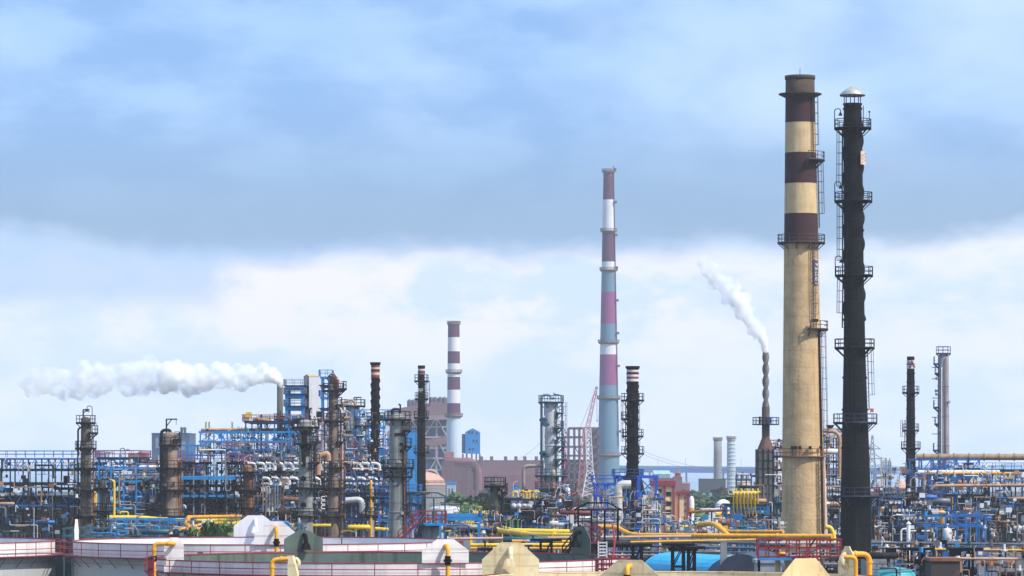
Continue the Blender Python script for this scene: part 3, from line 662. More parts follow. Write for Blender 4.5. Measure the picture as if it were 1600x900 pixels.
def lamp_hook(parent, x, y, z, s=1, mat=dark):
    m = MB(); m.sweep(fillet([(x, y, z), (x, y, z + 2.6), (x + .8 * s, y, z + 2.6), (x + .8 * s, y, z + 2.1)], .4), .06, 6)
    l = m.build('lamp_bracket', mat, parent); MB().lathe(x + .8 * s, y, [(.30, z + 1.7), (.08, z + 2.15)], 8).build('lamp_shade', mat, l)
def column(label, px, yt, d, wt, wb=None, mat=tan, plats=(), name='process_column', cat='column', head='dome', lad=None, dav=None, pipes=(), lamps=(), ybot=835, pm=dark, cone=None, group=None):
    """plats: (y, overhang_px, a0, a1)   pipes: (offset_px, y_top, width_px, material, over_top)"""
    s = d / F; x = X(px, d); wb = wb or wt; z1 = Z(yt, d); zb = Z(ybot, d)
    t = thing(name, label, cat, (x, d, 0), group)
    def rad(z): return (wt + (wb - wt) * max(0, min(1, (z1 - z) / max(1, z1 - zb)))) * s / 2
    prof = [(wb * s / 2 * 1.05, 0), (wb * s / 2, 1.0)] + [(rad(zb + (z1 - zb) * k / 4), max(1.2, zb + (z1 - zb) * k / 4)) for k in range(5)]
    R = rad(z1)
    if head == 'dome': prof += [(R * math.cos(k * PI / 10), z1 + R * .5 * math.sin(k * PI / 10)) for k in range(1, 6)]
    elif head == 'open': prof += [(R * .85, z1), (R * .8, z1 - 1.5)]
    m = MB(); m.lathe(x, d, prof, 24)
    for k in range(int((z1 - 2) / 5)):
        z = 3 + k * 5.0; r = rad(z); m.lathe(x, d, [(r, z), (r * 1.04 + .03, z), (r * 1.04 + .03, z + .16), (r, z + .16)], 24)
    m.build('shell', mat, t)
    for pl in plats:
        y, o = pl[0], pl[1]; a0, a1 = (pl[2], pl[3]) if len(pl) > 3 else (0, 360); z = Z(y, d)
        ring_platform(t, x, d, z, rad(z), rad(z) + o * s, a0, a1, pm)
    if lad:
        for (ang, ya, yb) in lad: ladder(t, x, d, rad(Z(yb, d)), ang, Z(yb, d), Z(ya, d), pm, r1=rad(Z(ya, d)))
    if dav: davit(t, x + dav[0] * s, d, z1, dav[1] * s, dav[2] * s, pm)
    for (off, ya, w, pmat, over) in pipes:
        xx = x + off * s; r = w * s / 2; yy = d - rad(Z(ya, d)) * .5 if abs(off * s) < rad(0) else d; 
        if abs(off * s) < rad(0): yy = d - math.sqrt(max(0, (rad(0) + r) ** 2 - (off * s) ** 2))
        if over: m = MB(); m.pipe([(xx, yy, 0), (xx, yy, Z(ya, d)), (x, d, Z(ya, d)), (x, d, z1)], r, r * 4)
        else: m = MB(); m.pipe([(xx, yy, 0), (xx, yy, Z(ya, d)), (xx * .5 + x * .5, d, Z(ya, d))], r, r * 3)
        m.build('riser_pipe', pmat, t)
    for (off, y, sg) in lamps: lamp_hook(t, x + off * s, d, Z(y, d), sg, pm)
    # nozzles and small fittings
    m = MB(); rnd = random.Random(int(px * 7 + yt))
    for k in range(max(4, int((z1 - zb) / 2.2))):
        z = rnd.uniform(zb, z1 - .5); a = rnd.choice((-20, -60, -90, -120, 200, 160)) + rnd.uniform(-15, 15); a = D2R(a); r = rad(z); c, q = math.cos(a), math.sin(a)
        m.cyl((x + r * .9 * c, d + r * .9 * q, z), (x + (r + .45) * c, d + (r + .45) * q, z), .16, n=8); m.cyl((x + (r + .36) * c, d + (r + .36) * q, z), (x + (r + .48) * c, d + (r + .48) * q, z), .27, n=8)
    m.build('nozzles', mat, t)
    return t, x, z1, rad
def strakes(parent, x, y, rad, z0, z1, mat, starts=3, pitch=14, w=.28):
    for k in range(starts):
        pts = []; n = int((z1 - z0) / .45)
        for i in range(n + 1):
            z = z0 + (z1 - z0) * i / n; a = 2 * PI * (k / starts + (z - z0) / pitch); r = rad(z) + w * .4; pts.append((x + r * math.cos(a), y + r * math.sin(a), z))
        MB().sweep(pts, w, 5).build('helical_strake', mat, parent)
# ---- cream chimney
CD = 545
t, rad, x, lt, L = band_stack('striped_chimney', 'huge cream concrete chimney with dark maroon bands near its top', 1255.5, CD,
    [(119, 146, soot), (146, 192, maroon), (192, 239, cream_band), (239, 287, maroon), (287, 334, cream_band), (334, 381, maroon), (381, 850, cream_con)], 45, 69, 850, [], lean=-5.5, n=64)
def cc(z): return x + L * (z - lt[2])
def crad(z): return rad(HY - (z - CZ) * F / CD)
z = Z(147, CD); r = crad(z); MB().lathe(cc(z), CD, [(r, z - .55), (r + .95, z - .1), (r + .98, z + .05), (r, z + .12)], 48).build('gallery', soot, t)
z = Z(119, CD); r = crad(z); MB().lathe(cc(z), CD, [(r, z - .5), (r + .12, z - .45), (r + .12, z + .05), (r * .85, z + .05), (r * .84, z - 2)], 48).build('rim', soot, t)
MB().cyl((cc(z), CD, z - .4), (cc(z), CD, z + 1.1), .04, n=6).build('lightning_rod', dark, t)
ring_platform(t, cc(Z(379, CD)), CD, Z(379, CD), crad(Z(379, CD)), crad(Z(379, CD)) + .95, mat=M('gallery_soot', (.07, .055, .045), .8, var=.4), n=32)
ring_platform(t, cc(Z(713, CD)), CD, Z(713, CD), crad(Z(713, CD)), crad(Z(713, CD)) + .55, mat=rust, n=32, brk=False)
for y, a0, a1, o in ((250, -75, 25, 1.2), (514, -75, 25, 1.1)):
    z = Z(y, CD); ring_platform(t, cc(z), CD, z, crad(z), crad(z) + o, a0, a1, mat=MATS['gallery_soot'], n=32)
for (ang, ya, yb) in ((-42, 146, 250), (-15, 250, 356), (-56, 381, 514), (-28, 514, 713), (-48, 713, 850)):
    za, zb = Z(ya, CD), Z(yb, CD); a = D2R(ang); o = ladder(t, cc(zb), CD, crad(zb), ang, zb, za, MATS['gallery_soot'], r1=crad(za) + (cc(za) - cc(zb)) * math.cos(a))
m = MB()
for ang in (-34, -30): 
    za, zb = Z(514, CD), 0; a = D2R(ang); m.beam((cc(zb) + crad(zb) * math.cos(a), CD + (crad(zb) + .1) * math.sin(a), zb), (cc(za) + (crad(za) + .1) * math.cos(a), CD + (crad(za) + .1) * math.sin(a), za), .22)
m.build('cable_tray', dark, t)
m = MB(); a = D2R(-12)
m.sweep([(cc(0) + (crad(0) - .1) * math.cos(a), CD + (crad(0)) * math.sin(a) - .4, 0), (cc(Z(713, CD)) + (crad(Z(713, CD)) - .35) * math.cos(a), CD + crad(Z(713, CD)) * math.sin(a) - .4, Z(716, CD))], .55, 10); m.build('side_pipe', M('peach_paint', (.66, .45, .32), .8, var=.1), t)
for k, px in enumerate((1236, 1241, 1247, 1280, 1263)):
    c = P(px, 701, CD); r = crad(c.z) + .45; dx = c.x - cc(c.z); yy = CD - math.sqrt(max(.1, r * r - dx * dx)); m = MB(); m.box(c.x - .2, c.x + .2, yy - .2, yy + .2, c.z - .1, c.z + .35); m.cyl((c.x, yy, c.z - 1.1), (c.x, yy, c.z), .04, n=5); m.build('floodlight', blacks, t)
for k, px in enumerate((1268, 1273)):
    c = P(px, 503, CD); r = crad(c.z) + .9; dx = c.x - cc(c.z); yy = CD - math.sqrt(max(.1, r * r - dx * dx)); m = MB(); m.box(c.x - .25, c.x + .25, yy - .2, yy + .2, c.z - .1, c.z + .3); m.cyl((c.x, yy, c.z - .9), (c.x, yy, c.z), .04, n=5); m.build('floodlight', blacks, t)
# banner wrapped on the shaft
def banner():
    za, zb = Z(406, CD), Z(445, CD); m = MB(); n = 6; A0, A1 = D2R(-52), D2R(-30)
    def q(f, g, e=.12): z = zb + (za - zb) * g; r = crad(z) + e; a = A0 + (A1 - A0) * f; return (cc(z) + r * math.cos(a), CD + r * math.sin(a), z)
    for i in range(n):
        for j in range(3):
            s0, s1, g0, g1 = i / n, (i + 1) / n, j / 3, (j + 1) / 3; m.poly([q(s0, g0), q(s1, g0), q(s1, g1), q(s0, g1)]); m.poly([q(s0, g1, .08), q(s1, g1, .08), q(s1, g0, .08), q(s0, g0, .08)])
    b = m.build('banner', bannerm, base=q(.5, 0)); tag(b, 'white vertical banner with blue script hung on the cream chimney', 'banner')
    m = MB(); strokes = [[(.25, .30), (.5, .36), (.75, .30), (.7, .22), (.4, .2)], [(.3, .55), (.6, .60), (.8, .50), (.6, .42), (.35, .46), (.7, .40)], [(.3, .12), (.55, .16), (.8, .08), (.5, .05)], [(.25, .7), (.7, .72)], [(.3, .78), (.75, .66)]]
    for st in strokes:
        p = fillet([q(a, g, .18) for a, g in st], .3, 4)
        m.sweep(p, .055, 5)
    m.build('script', inkm, b)
    m = MB()
    for (a, g) in ((.2, .88), (.42, .86), (.64, .88), (.3, .94), (.6, .94)): m.beam(q(a, g, .16), q(a + .14, g, .16), .16)
    m.build('red_lettering', apred, b)
    m = MB(); m.beam(q(0, .5, .15), q(0, 1, .15), .1); m.beam(q(0, 0, .15), q(0, .5, .15), .1); m.beam(q(0, 0, .15), q(1, 0, .15), .1); m.build('border', M('banner_violet', (.25, .2, .45), .7), b)
banner()
# ---- fat black chimney
BD = 522; s = BD / F
def brad(z):
    y = HY - (z - CZ) / s
    tab = [(160, 13.5), (195, 14.5), (300, 15.2), (430, 15.4), (545, 17), (640, 19.5), (700, 21.5), (775, 23.5), (900, 25.5), (1100, 28)]
    for (a, ra), (b, rb) in zip(tab[:-1], tab[1:]):
        if y <= b: return (ra + (rb - ra) * max(0, (y - a)) / (b - a)) * s
    return 27 * s
bx = X(1334, BD)
t = thing('black_chimney', 'fat black steel chimney with five ring platforms and a conical rain cap', 'chimney', (bx, BD, 0))
LB = (1337.5 - 1332) * s / (Z(160, BD) - 0); 
def bcx(z): return bx + LB * 0 + (4.5 - 6.5 * z / Z(160, BD)) * s
m = MB(); zz = [0] + [Z(y, BD) for y in (860, 820, 775, 700, 640, 590, 545, 500, 430, 360, 300, 240, 195, 170, 163)]
base = None
for i in range(len(zz) - 1):
    a, b = zz[i], zz[i + 1]; m.sweep([(bcx(a), BD, a), (bcx(b), BD, b)], [brad(a), brad(b)], 40, caps=(i == len(zz) - 2))
    m.sweep([(bcx(b), BD, b - .12), (bcx(b), BD, b + .12)], [brad(b) + .12] * 2, 40)
m.build('shell', black, t)
for k in range(3):
    pts = []; z0, z1 = Z(500, BD), Z(205, BD); n = 90
    for i in range(n + 1):
        z = z0 + (z1 - z0) * i / n; a = 2 * PI * (k / 3 + (z - z0) / 10.5); r = brad(z) - .02; pts.append((bcx(z) + r * math.cos(a), BD + r * math.sin(a), z))
    MB().sweep(pts, .24, 5).build('helical_strake', black, t)
for y, o in ((200, 14), (314, 14), (430, 14), (543, 14), (660, 14), (775, 14)):
    z = Z(y, BD); mt = blacks if y < 600 else M('black_blue_steel', (.012, .02, .06), .6, var=.4)
    ring_platform(t, bcx(z), BD, z, brad(z), brad(z) + o * s + .05, mat=mt, rmat=mt, n=28, h=1.15)
ring_platform(t, bcx(Z(885, BD)), BD, Z(885, BD), brad(Z(885, BD)), brad(Z(885, BD)) + 1.6, mat=MATS['black_blue_steel'], n=24)
for (ang, ya, yb) in ((185, 205, 314), (185, 314, 430), (185, 430, 512), (-8, 543, 640), (-140, 314, 430), (-100, 430, 660), (-100, 660, 775)):
    za, zb = Z(ya, BD), Z(yb, BD); ladder(t, bcx(zb), BD, brad(zb), ang, zb, za, blacks, r1=brad(za), cage=ang != -140)
m = MB(); zc = Z(146.5, BD); cx = bcx(zc)
m.lathe(cx, BD, [(1.70, zc - .25), (1.72, zc - .05), (.9, zc + .62), (.15, zc + 1.05), (.01, zc + 1.12)], 28); m.lathe(cx, BD, [(1.68, zc - .24), (.01, zc - .1)], 28); cap = m.build('rain_cap', capm, t)
m = MB(); m.lathe(cx, BD, [(1.72, zc - .32), (1.74, zc - .2)], 28); m.build('cap_rim', blacks, cap)
for k in range(6): a = k * PI / 3 + .2; MB().cyl((cx + 1.15 * math.cos(a), BD + 1.15 * math.sin(a), Z(165, BD)), (cx + 1.15 * math.cos(a), BD + 1.15 * math.sin(a), zc - .2), .07, n=6).build('cap_strut', grey, t)
for y in (200, 314, 430): z = Z(y, BD); lamp_hook(t, bcx(z) - brad(z) - 1.2, BD, z, 1, blacks)
z = Z(200, BD); MB().cyl((bcx(z) + brad(z) + 1.0, BD, z), (bcx(z) + brad(z) + 1.0, BD, z + 2.2), .05, n=5).build('lightning_rod', blacks, t)
MB().ball((bcx(z) + brad(z) + 1.0, BD, z + 2.2), .14, 8).build('beacon', blacks, t)
z = Z(200, BD); MB().cyl((bcx(z) + brad(z) + .15, BD - .3, z), (bcx(z) + brad(z) + .15, BD - .3, z + 3.0), .06, n=5).build('mast', blacks, t)
z = Z(644, BD); MB().box(bcx(z) + brad(z) + .35, bcx(z) + brad(z) + .8, BD - .3, BD + .1, z, z + .5).build('orange_beacon', M('beacon_orange', (.6, .13, .04), .5), t)
z = Z(258, BD); m = MB(); A0, A1 = D2R(-58), D2R(-20); r = brad(z) + .45
for i in range(6):
    a, b = A0 + (A1 - A0) * i / 6, A0 + (A1 - A0) * (i + 1) / 6; c0 = bcx(z)
    m.poly([(c0 + r * math.cos(a), BD + r * math.sin(a), z), (c0 + r * math.cos(b), BD + r * math.sin(b), z), (c0 + r * math.cos(b), BD + r * math.sin(b), z + 1.8), (c0 + r * math.cos(a), BD + r * math.sin(a), z + 1.8)])
sg = m.build('sign', M('sign_white', (.62, .5, .42), .7), t); m = MB()
for k in range(6):
    a = A0 + (A1 - A0) * (.25 + .5 * (k % 2)); zz_ = z + .25 + k * .24; m.box(bcx(z) + (r + .03) * math.cos(a) - .10, bcx(z) + (r + .03) * math.cos(a) + .10, BD + (r + .05) * math.sin(a) - .05, BD + (r + .05) * math.sin(a), zz_, zz_ + .14)
m.build('sign_mark', orsign, sg)
# ---- slim black stacks
def black_stack(label, px, yt, yb, d, wt, wb, bands, plats, ylow=None, strake=(None, None), cap=2.0, flare=None, lad=None, bmat=None, number=None, pm=dark, wide=True):
    s = d / F; x = X(px, d); t = thing('black_stack', label, 'stack', (x, d, 0)); z1 = Z(yt, d)
    def rad(z):
        y = HY - (z - CZ) / s; w = wt + (wb - wt) * (y - yt) / (yb - yt) if y < yb else wb
        if flare and y > flare[0]: w = wb + (flare[2] - wb) * min(1, (y - flare[0]) / (flare[1] - flare[0]))
        return w * s / 2
    cuts = sorted(set([0, z1] + [Z(y, d) for y in range(int(yt) + 12, int(yb), 14)] + ([Z(flare[0], d), Z(flare[1], d)] if flare else [])))
    cuts = [c for c in cuts if 0 <= c <= z1]
    m = MB(); m.lathe(x, d, [(rad(c), c) for c in cuts] + [(rad(z1) * .8, z1), (rad(z1) * .78, z1 - 2)], 28)
    for c in cuts[1:-1]: m.lathe(x, d, [(rad(c), c - .1), (rad(c) + .08, c - .1), (rad(c) + .08, c + .1), (rad(c), c + .1)], 28)
    m.build('shell', black, t)
    if cap: m = MB(); zc = Z(yt, d); m.lathe(x, d, [(rad(zc), zc - 2.6 * s * 2), (rad(zc) + cap * s, zc - 1.6 * s * 2), (rad(zc) + cap * s, zc), (rad(zc) * .85, zc), (rad(zc) * .8, zc - 1)], 28); m.build('cap', blacks, t)
    for (a, b, mt) in bands: za, zb = Z(a, d), Z(b, d); MB().lathe(x, d, [(rad(zb) + .06, zb), (rad(za) + .06, za)], 28).build('paint_band', mt, t)
    if strake[0]: strakes(t, x, d, rad, Z(strake[1], d), Z(strake[0], d), black, 3, 4.2, .13)
    for pl in plats:
        y, o = pl[:2]; a0, a1 = (pl[2], pl[3]) if len(pl) > 2 else (0, 360); z = Z(y, d); ring_platform(t, x, d, z, rad(z), rad(z) + o * s, a0, a1, pm)
    for (ang, ya, yb_) in (lad or []): ladder(t, x, d, rad(Z(yb_, d)), ang, Z(yb_, d), Z(ya, d), pm, r1=rad(Z(ya, d)))
    if number:
        z = Z(number[1], d); c = P(number[0], number[1], d); r = rad(z) + .12; m = MB()
        for dx in (-.45, .05):
            for (u0, u1, v0, v1) in ((0, .4, 0, .09), (0, .4, .35, .44), (0, .4, .7, .79), (0, .09, 0, .79), (.31, .4, .35, .79)):
                m.box(c.x + dx + u0, c.x + dx + u1, d - r - .05, d - r + .1, z + v0, z + v1)
        m.build('number', white, t)
    return t, x, rad
cb = M('band_cream', (.66, .48, .32), .7, var=.15); cr = M('band_red', (.24, .035, .04), .7, var=.2); cw = M('band_white', (.66, .62, .62), .7, var=.15)
bpm = M('blue_black_steel', (.015, .035, .10), .6, var=.4)
t, bxx, rd_ = black_stack('black spiral-ribbed stack with cream and red bands beside the blue lattice tower', 586.5, 566, 765, 640, 12.5, 13.5,
    [(571, 574, cr), (574, 578, cb), (578, 582, cr), (582, 586, cb), (586, 590, cr)], [(655, 8), (700, 6, -180, 0), (765, 9)], strake=(592, 700), cap=2, lad=[(-95, 655, 765)])
black_stack('slim black stack with white rings and white number, railings at four heights', 658.5, 571, 770, 700, 10, 14,
    [(576.5, 579, cw), (582, 584.5, cw), (579, 582, cr)], [(595, 6), (623, 5), (652, 6), (706, 6)], cap=.8, lad=[(-20, 595, 652), (-120, 652, 770)], number=(657, 614))
black_stack('black stack with maroon and white bands rising from the blue furnace frame', 988.5, 572, 745, 640, 18, 18,
    [(578, 581, cw), (581, 584, cr), (584, 588.5, cw), (588.5, 592, cr), (592, 596, cw)], [(625, 9), (654, 9, 120, 260), (681, 8), (708, 9)], strake=(598, 735), cap=2.2, flare=(735, 748, 26), lad=[(185, 625, 708), (-60, 625, 740)])
t, sx_, srad = black_stack('slim black stack with a mottled white ring right of the fat black chimney', 1423, 557, 775, 680, 11.5, 16.5,
    [(563, 576, cw)], [(613, 7), (672, 6), (700, 8), (740, 6, -180, 0)], cap=.2, flare=(770, 800, 30), lad=[(180, 656, 700), (-100, 700, 770)])
m = MB(); d = 680
for k, (a, y) in enumerate(((-120, 566), (-95, 572), (-70, 567), (-45, 573), (-110, 573), (-80, 565), (-60, 570))):
    z = Z(y, d); r = srad(z) + .14; c = Vector((sx_ + r * math.cos(D2R(a)), d + r * math.sin(D2R(a)), z)); m.box(c.x - .12, c.x + .12, c.y - .06, c.y + .06, c.z - .18, c.z + .18)
m.build('ring_mark', cr, t)
# ---- twisted grey stack on a heater
def twisted():
    d = 610; s = d / F; x = X(1196.5, d); t = thing('twisted_stack', 'grey spirally twisted stack blowing white steam above a dark heater', 'stack', (x, d, 0))
    z0, z1 = Z(634, d), Z(551, d); tw = M('twist_grey', (.17, .165, .155), .6, var=.3, streak=.3); m = MB(); m.cyl((x, d, z0), (x, d, z1), 3.4 * s, n=20)
    for st in (0, PI):
        pts = [(x + 2.5 * s * math.cos(st + (z0 + (z1 - z0) * k / 110 - z0) * 2 * PI / 3.9), d + 2.5 * s * math.sin(st + (z1 - z0) * k / 110 * 2 * PI / 3.9), z0 + (z1 - z0) * k / 110) for k in range(111)]
        m.sweep(pts, 3.0 * s, 14)
    m.build('twisted_shaft', tw, t)
    MB().lathe(x, d, [(6.2 * s, Z(700, d)), (6.2 * s, Z(637, d)), (5.0 * s, Z(633, d)), (4.5 * s, Z(632.5, d))], 24).build('collar', M('collar_brown', (.10, .075, .06), .6, var=.4, spots=.5), t)
    ring_platform(t, x, d, Z(663, d), 6.2 * s, 21 * s, mat=dark, n=20, brk=False)
    MB().box(x + 2 * s, x + 8 * s, d - 8 * s, d - 6.5 * s, Z(662, d), Z(652, d)).build('control_box', navy, t)
    MB().lathe(x, d, [(14 * s, Z(702, d)), (6.2 * s, Z(684, d))], 8, a0=PI / 8, a1=2 * PI + PI / 8).build('hood', M('hood_rust', (.13, .06, .045), .8, var=.5, spots=.7), t)
    MB().box(x - 13.5 * s, x + 11 * s, d - 2, d + 3, Z(790, d), Z(702, d)).build('heater_casing', furn, t)
    m = MB()
    for b in range(706, 790, 13): m.box(x - 13.9 * s, x + 11.4 * s, d - 2.06, d + 3.05, Z(b + .8, d), Z(b, d))
    for a in (-13.5, -5, 3, 11): m.box(x + a * s - .1, x + a * s + .1, d - 2.1, d + 3.1, 0, Z(702, d))
    m.build('casing_ribs', dark, t)
    m = MB()
    for a in (-12, 0, 10):
        for q in (-1.5, 2.5): m.cyl((x + a * s, d + q, 0), (x + a * s, d + q, Z(790, d)), .2, n=8)
    m.build('legs', dark, t)
    MB().box(x - 11 * s, x - 8 * s, d - .4, d + .4, Z(662, d), Z(651, d)).build('vent_box', dark, t)
twisted()
# ---- smoking grey stack at left
t, x_, z_, r_ = column('plain grey stack pouring a long white plume to the left', 437.5, 600, 760, 9.5, 10.5, M('old_grey', (.10, .105, .095), .8, var=.4, streak=.5), name='grey_stack', cat='stack', head='open', plats=[(655, 5)])
# ---- process columns left to right
column('dark weathered column at the left edge with railed platforms and a lamp hook', 134, 655, 610, 15, 19, M('weathered_olive', (.12, .10, .075), .8, var=.5, scale=.9, streak=.8, scol=(.02, .018, .015), spots=.4, lines=2.6), [(660, 8), (676, 12, -60, 60), (700, 9), (731, 10), (765, 12), (806, 10)], lad=[(0, 660, 700), (-60, 731, 806)], dav=(-4, 10, 15), lamps=[(10, 660, -1), (12, 700, -1)], pipes=[(-12, 668, 3, dark, True), (12, 700, 2.5, rust, False)])
column('short dark column right of the left edge column', 161, 752, 560, 10, 13, olive, [(762, 9), (798, 10), (825, 9)], lad=[(-70, 762, 825)], pipes=[(9, 770, 2, dark, False)])
t, cx_, cz_, _ = column('brown streaked column topped by a black davit, left part of the units', 266, 680, 590, 21, 27, tan, [(686, 7, -60, 60), (695, 7), (731, 11), (765, 11), (806, 12)], lad=[(-115, 695, 765), (-115, 765, 830)], dav=(-6, 17, 25), pipes=[(-14, 672, 5, dark, True), (-10, 700, 3, dark, False), (14, 720, 2.5, rust, False), (17, 690, 2, rust, False)])
column('squat rusty column before the rows of white elbows', 387, 730, 600, 13, 17, rust, [(737, 11), (765, 11), (793, 11)], lad=[(-80, 737, 793)], pipes=[(-10, 745, 2, dark, False), (9, 735, 3, rust, True)])
t, cx_, cz_, _ = column('pale grey column with black soot patches in front of the blue units', 477.5, 660, 560, 20, 24, concg, [(667, 12), (693, 9), (722, 12, -60, 80), (762, 12), (806, 8)], lad=[(-35, 667, 762)], pipes=[(14, 690, 2.5, dark, False)], dav=(6, 4, 22))
m = MB()
for (y0, y1, w) in ((672, 700, 7), (700, 712, 10), (712, 730, 5)): z0, z1 = Z(y1, 560), Z(y0, 560); m.lathe(X(477.5, 560), 560, [(1.12, z0), (1.04, z1)], 8, a0=D2R(-120), a1=D2R(-120 + w * 7))
m.build('soot_patch', M('soot', (.02, .018, .016), .9), t)
for y in (748, 789): c = P(474, y, 557.8); MB().cyl(c, c - Vector((0, .6, 0)), .42, n=14).build('manway', blacks, t)
t, tx, tz, tr = column('tall slim brown column crowned with rusty vents and platforms', 521, 603, 600, 14, 18, taupe, [(610, 10), (607, 14, -40, 60), (632, 7, -60, 60), (657, 9), (690, 8, -60, 90), (730, 8), (762, 11), (806, 9)], lad=[(-115, 610, 762), (-20, 632, 700)], pipes=[(11, 640, 3, rust, False), (14, 690, 3, pinkp, False), (-14, 660, 2.5, rust, False), (18, 730, 2.5, rust, False)])
for k, (a, h) in enumerate(((-4, 16), (0, 19), (4, 14), (7, 10))): c = P(521 + a, 603, 600); MB().cyl((c.x, c.y - .3 * k, c.z - .5), (c.x, c.y - .3 * k, c.z + h * .1), .18, .28, n=8).build('vent', rust, t)
c = P(519, 592, 600); m = MB(); m.sweep([(c.x + .7 * math.cos(k * PI / 8), c.y, c.z + .7 * math.sin(k * PI / 8)) for k in range(17)], .09, 6); m.build('hoop', dark, t)
column('fat whitish drum column with railed decks right of the slim brown column', 551, 633, 680, 22, 24, lgrey, [(634, 9), (652, 9, -50, 60), (674, 9), (702, 10), (722, 9), (748, 9), (775, 8)], lad=[(-60, 634, 748)], pipes=[(-13, 645, 3, dark, False), (14, 660, 3, lgrey, False), (-6, 640, 2, grey, False), (4, 642, 2, dark, False)], dav=(2, 12, 12))
column('narrower pale vessel against the whitish drum column', 566, 655, 660, 9, 10, lgrey, [(665, 7), (702, 6), (738, 6)], pipes=[(6, 662, 2, grey, False)], dav=(0, 4, 8))
column('rust-topped thin post column beside the grey concrete one', 580, 762, 570, 8, 10, concg, [(776, 7), (805, 6)], pipes=[(0, 752, 4, orange, False)])
t, gx, gz, _ = column('broad pale grey column with a square pipe loop on top', 621.5, 652, 545, 24, 29, concg, [(655, 9), (672, 9, -50, 60), (697, 10, -50, 60), (730, 13), (744, 10), (800, 5, -60, 60)], lad=[(-50, 655, 744), (-45, 744, 830)], pipes=[(13, 680, 2.5, dark, False), (11, 700, 3, rust, False)], head='dome')
m = MB(); s_ = 545 / F; m.pipe([(gx - 9 * s_, 545, gz - .5), (gx - 9 * s_, 545, gz + 13 * s_), (gx + 3 * s_, 545, gz + 13 * s_), (gx + 3 * s_, 545, gz)], .17, .4); m.pipe([(gx + 4 * s_, 545, gz), (gx + 4 * s_, 545, gz + 20 * s_), (gx + 1 * s_, 545, gz + 20 * s_)], .12, .2); m.build('vent_loop', dark, t)
m = MB()
for (y, w) in ((677, 20), (692, 6), (703, 6), (718, 6)): z0 = Z(y + 4, 545); m.lathe(gx, 545, [(1.22, z0), (1.2, z0 + .4)], 8, a0=D2R(-110 if w > 10 else -75), a1=D2R(-110 + w * 4 if w > 10 else -50))
m.build('soot_patch', MATS['soot'], t)
column('short olive column with a caged top standing before the green trees', 773.5, 757, 500, 16, 18, olive, [(759, 9), (769, 12, -40, 40)], head='dome', lad=[(-30, 759, 835)], pipes=[(10, 765, 2, dark, False)])
t, wx, wz, wr = column('large pale streaked column carrying a purple ladder and many railed landings', 861, 630, 660, 22, 26, lgrey, [(628, 9), (645, 9, -50, 50), (668, 9, -70, 50), (683, 9, -50, 50), (697, 11, -70, 50), (717, 12, -70, 50), (743, 13), (765, 13)], pipes=[(-15, 617, 4, grey, True), (-11, 650, 2, white, False), (8, 640, 2, dark, False), (4, 735, 6, pinkp, False)], pm=teal, dav=(2, 4, 8))
s_ = 660 / F; m = MB()
m.pipe([(wx + 17 * s_, 660, Z(770, 660)), (wx + 17 * s_, 660, wz + 12 * s_), (wx + 5 * s_, 660, wz + 14 * s_), (wx + 4 * s_, 660, wz + 16 * s_)], .12, .4); m.pipe([(wx + 20 * s_, 659.5, 0), (wx + 20 * s_, 659.5, Z(690, 660)), (wx + 17 * s_, 660, Z(690, 660))], .13, .3)
m.build('purple_standpipe', M('purple_paint', (.22, .03, .13), .6, var=.3), t)
ladder(t, wx, 660, 16 * s_, 5, Z(790, 660), Z(628, 660), MATS['purple_paint'])
for y, dx in ((656, 12), (708, 12), (663, 9), (712, 10)): c = P(861 - dx, y, 657); m = MB(); m.box(c.x - .35, c.x + .35, c.y - .3, c.y + .3, c.z - .4, c.z + .4); m.cyl(c - Vector((.7, 0, 0)), c + Vector((.7, 0, 0)), .22, n=8); m.build('valve', teal, t)
m = MB(); m.pipe([P(818, 775, 660), P(818, 728, 660), P(852, 728, 660)], .30, .9); tag(m.build('overhead_pipe', M('grey_tan_pipe', (.33, .29, .25), .6, var=.2)), 'grey-tan elbow pipe leaving the large pale column to the left', 'pipe')
t, ex, ez, er = column('grey column at the right edge bristling with small ledges', 1474, 556, 650, 17, 20, M('edge_grey', (.30, .29, .30), .7, var=.3, streak=.6), [(552, 3)] + [(y, 5 if k % 2 else 7, 165, 205) for k, y in enumerate((568, 583, 636, 662, 703))], pm=bpm, pipes=[(-4, 575, 1.6, white, False), (3, 560, 1.6, M('mauve_pipe', (.3, .16, .22), .6), False)])
m = MB()
for y in (574, 592, 622, 652, 678): c = P(1466, y, 650); m.beam(c, c - Vector((1.1, 0, 0)), .12)
m.build('stub_arm', bpm, t)
# ---- white lift-shaft box and blue frame beside it
def white_box():
    d = 720; t = thing('clad_tower', 'tall windowless white sheet-clad tower behind the pale column', 'tower', (X(488, d), d, 0))
    a, b, c = X(473, d), X(483, d), X(502, d); z = Z(588, d)
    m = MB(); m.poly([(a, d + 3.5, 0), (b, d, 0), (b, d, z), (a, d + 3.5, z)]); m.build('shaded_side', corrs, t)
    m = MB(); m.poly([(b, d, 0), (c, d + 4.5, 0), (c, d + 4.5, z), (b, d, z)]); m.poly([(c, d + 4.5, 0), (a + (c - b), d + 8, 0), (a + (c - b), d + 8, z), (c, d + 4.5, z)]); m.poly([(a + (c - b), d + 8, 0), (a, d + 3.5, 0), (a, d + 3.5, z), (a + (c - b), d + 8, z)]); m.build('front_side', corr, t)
    m = MB(); zr = Z(584.5, d); o = .12
    pts = [(a - o, d + 3.5, z), (b, d - o, z), (c + o, d + 4.5, z), (a + (c - b), d + 8 + o, z)]; r0 = Vector(((a + b) / 2, d + 1.7, zr)); r1 = Vector(((c + a + c - b) / 2, d + 6.2, zr))
    m.poly(pts[::-1]); m.poly([pts[0], pts[1], r0]); m.poly([pts[1], pts[2], r1, r0]); m.poly([pts[2], pts[3], r1]); m.poly([pts[3], pts[0], r0, r1]); m.build('roof', M('ochre_trim', (.50, .36, .16), .7), t)
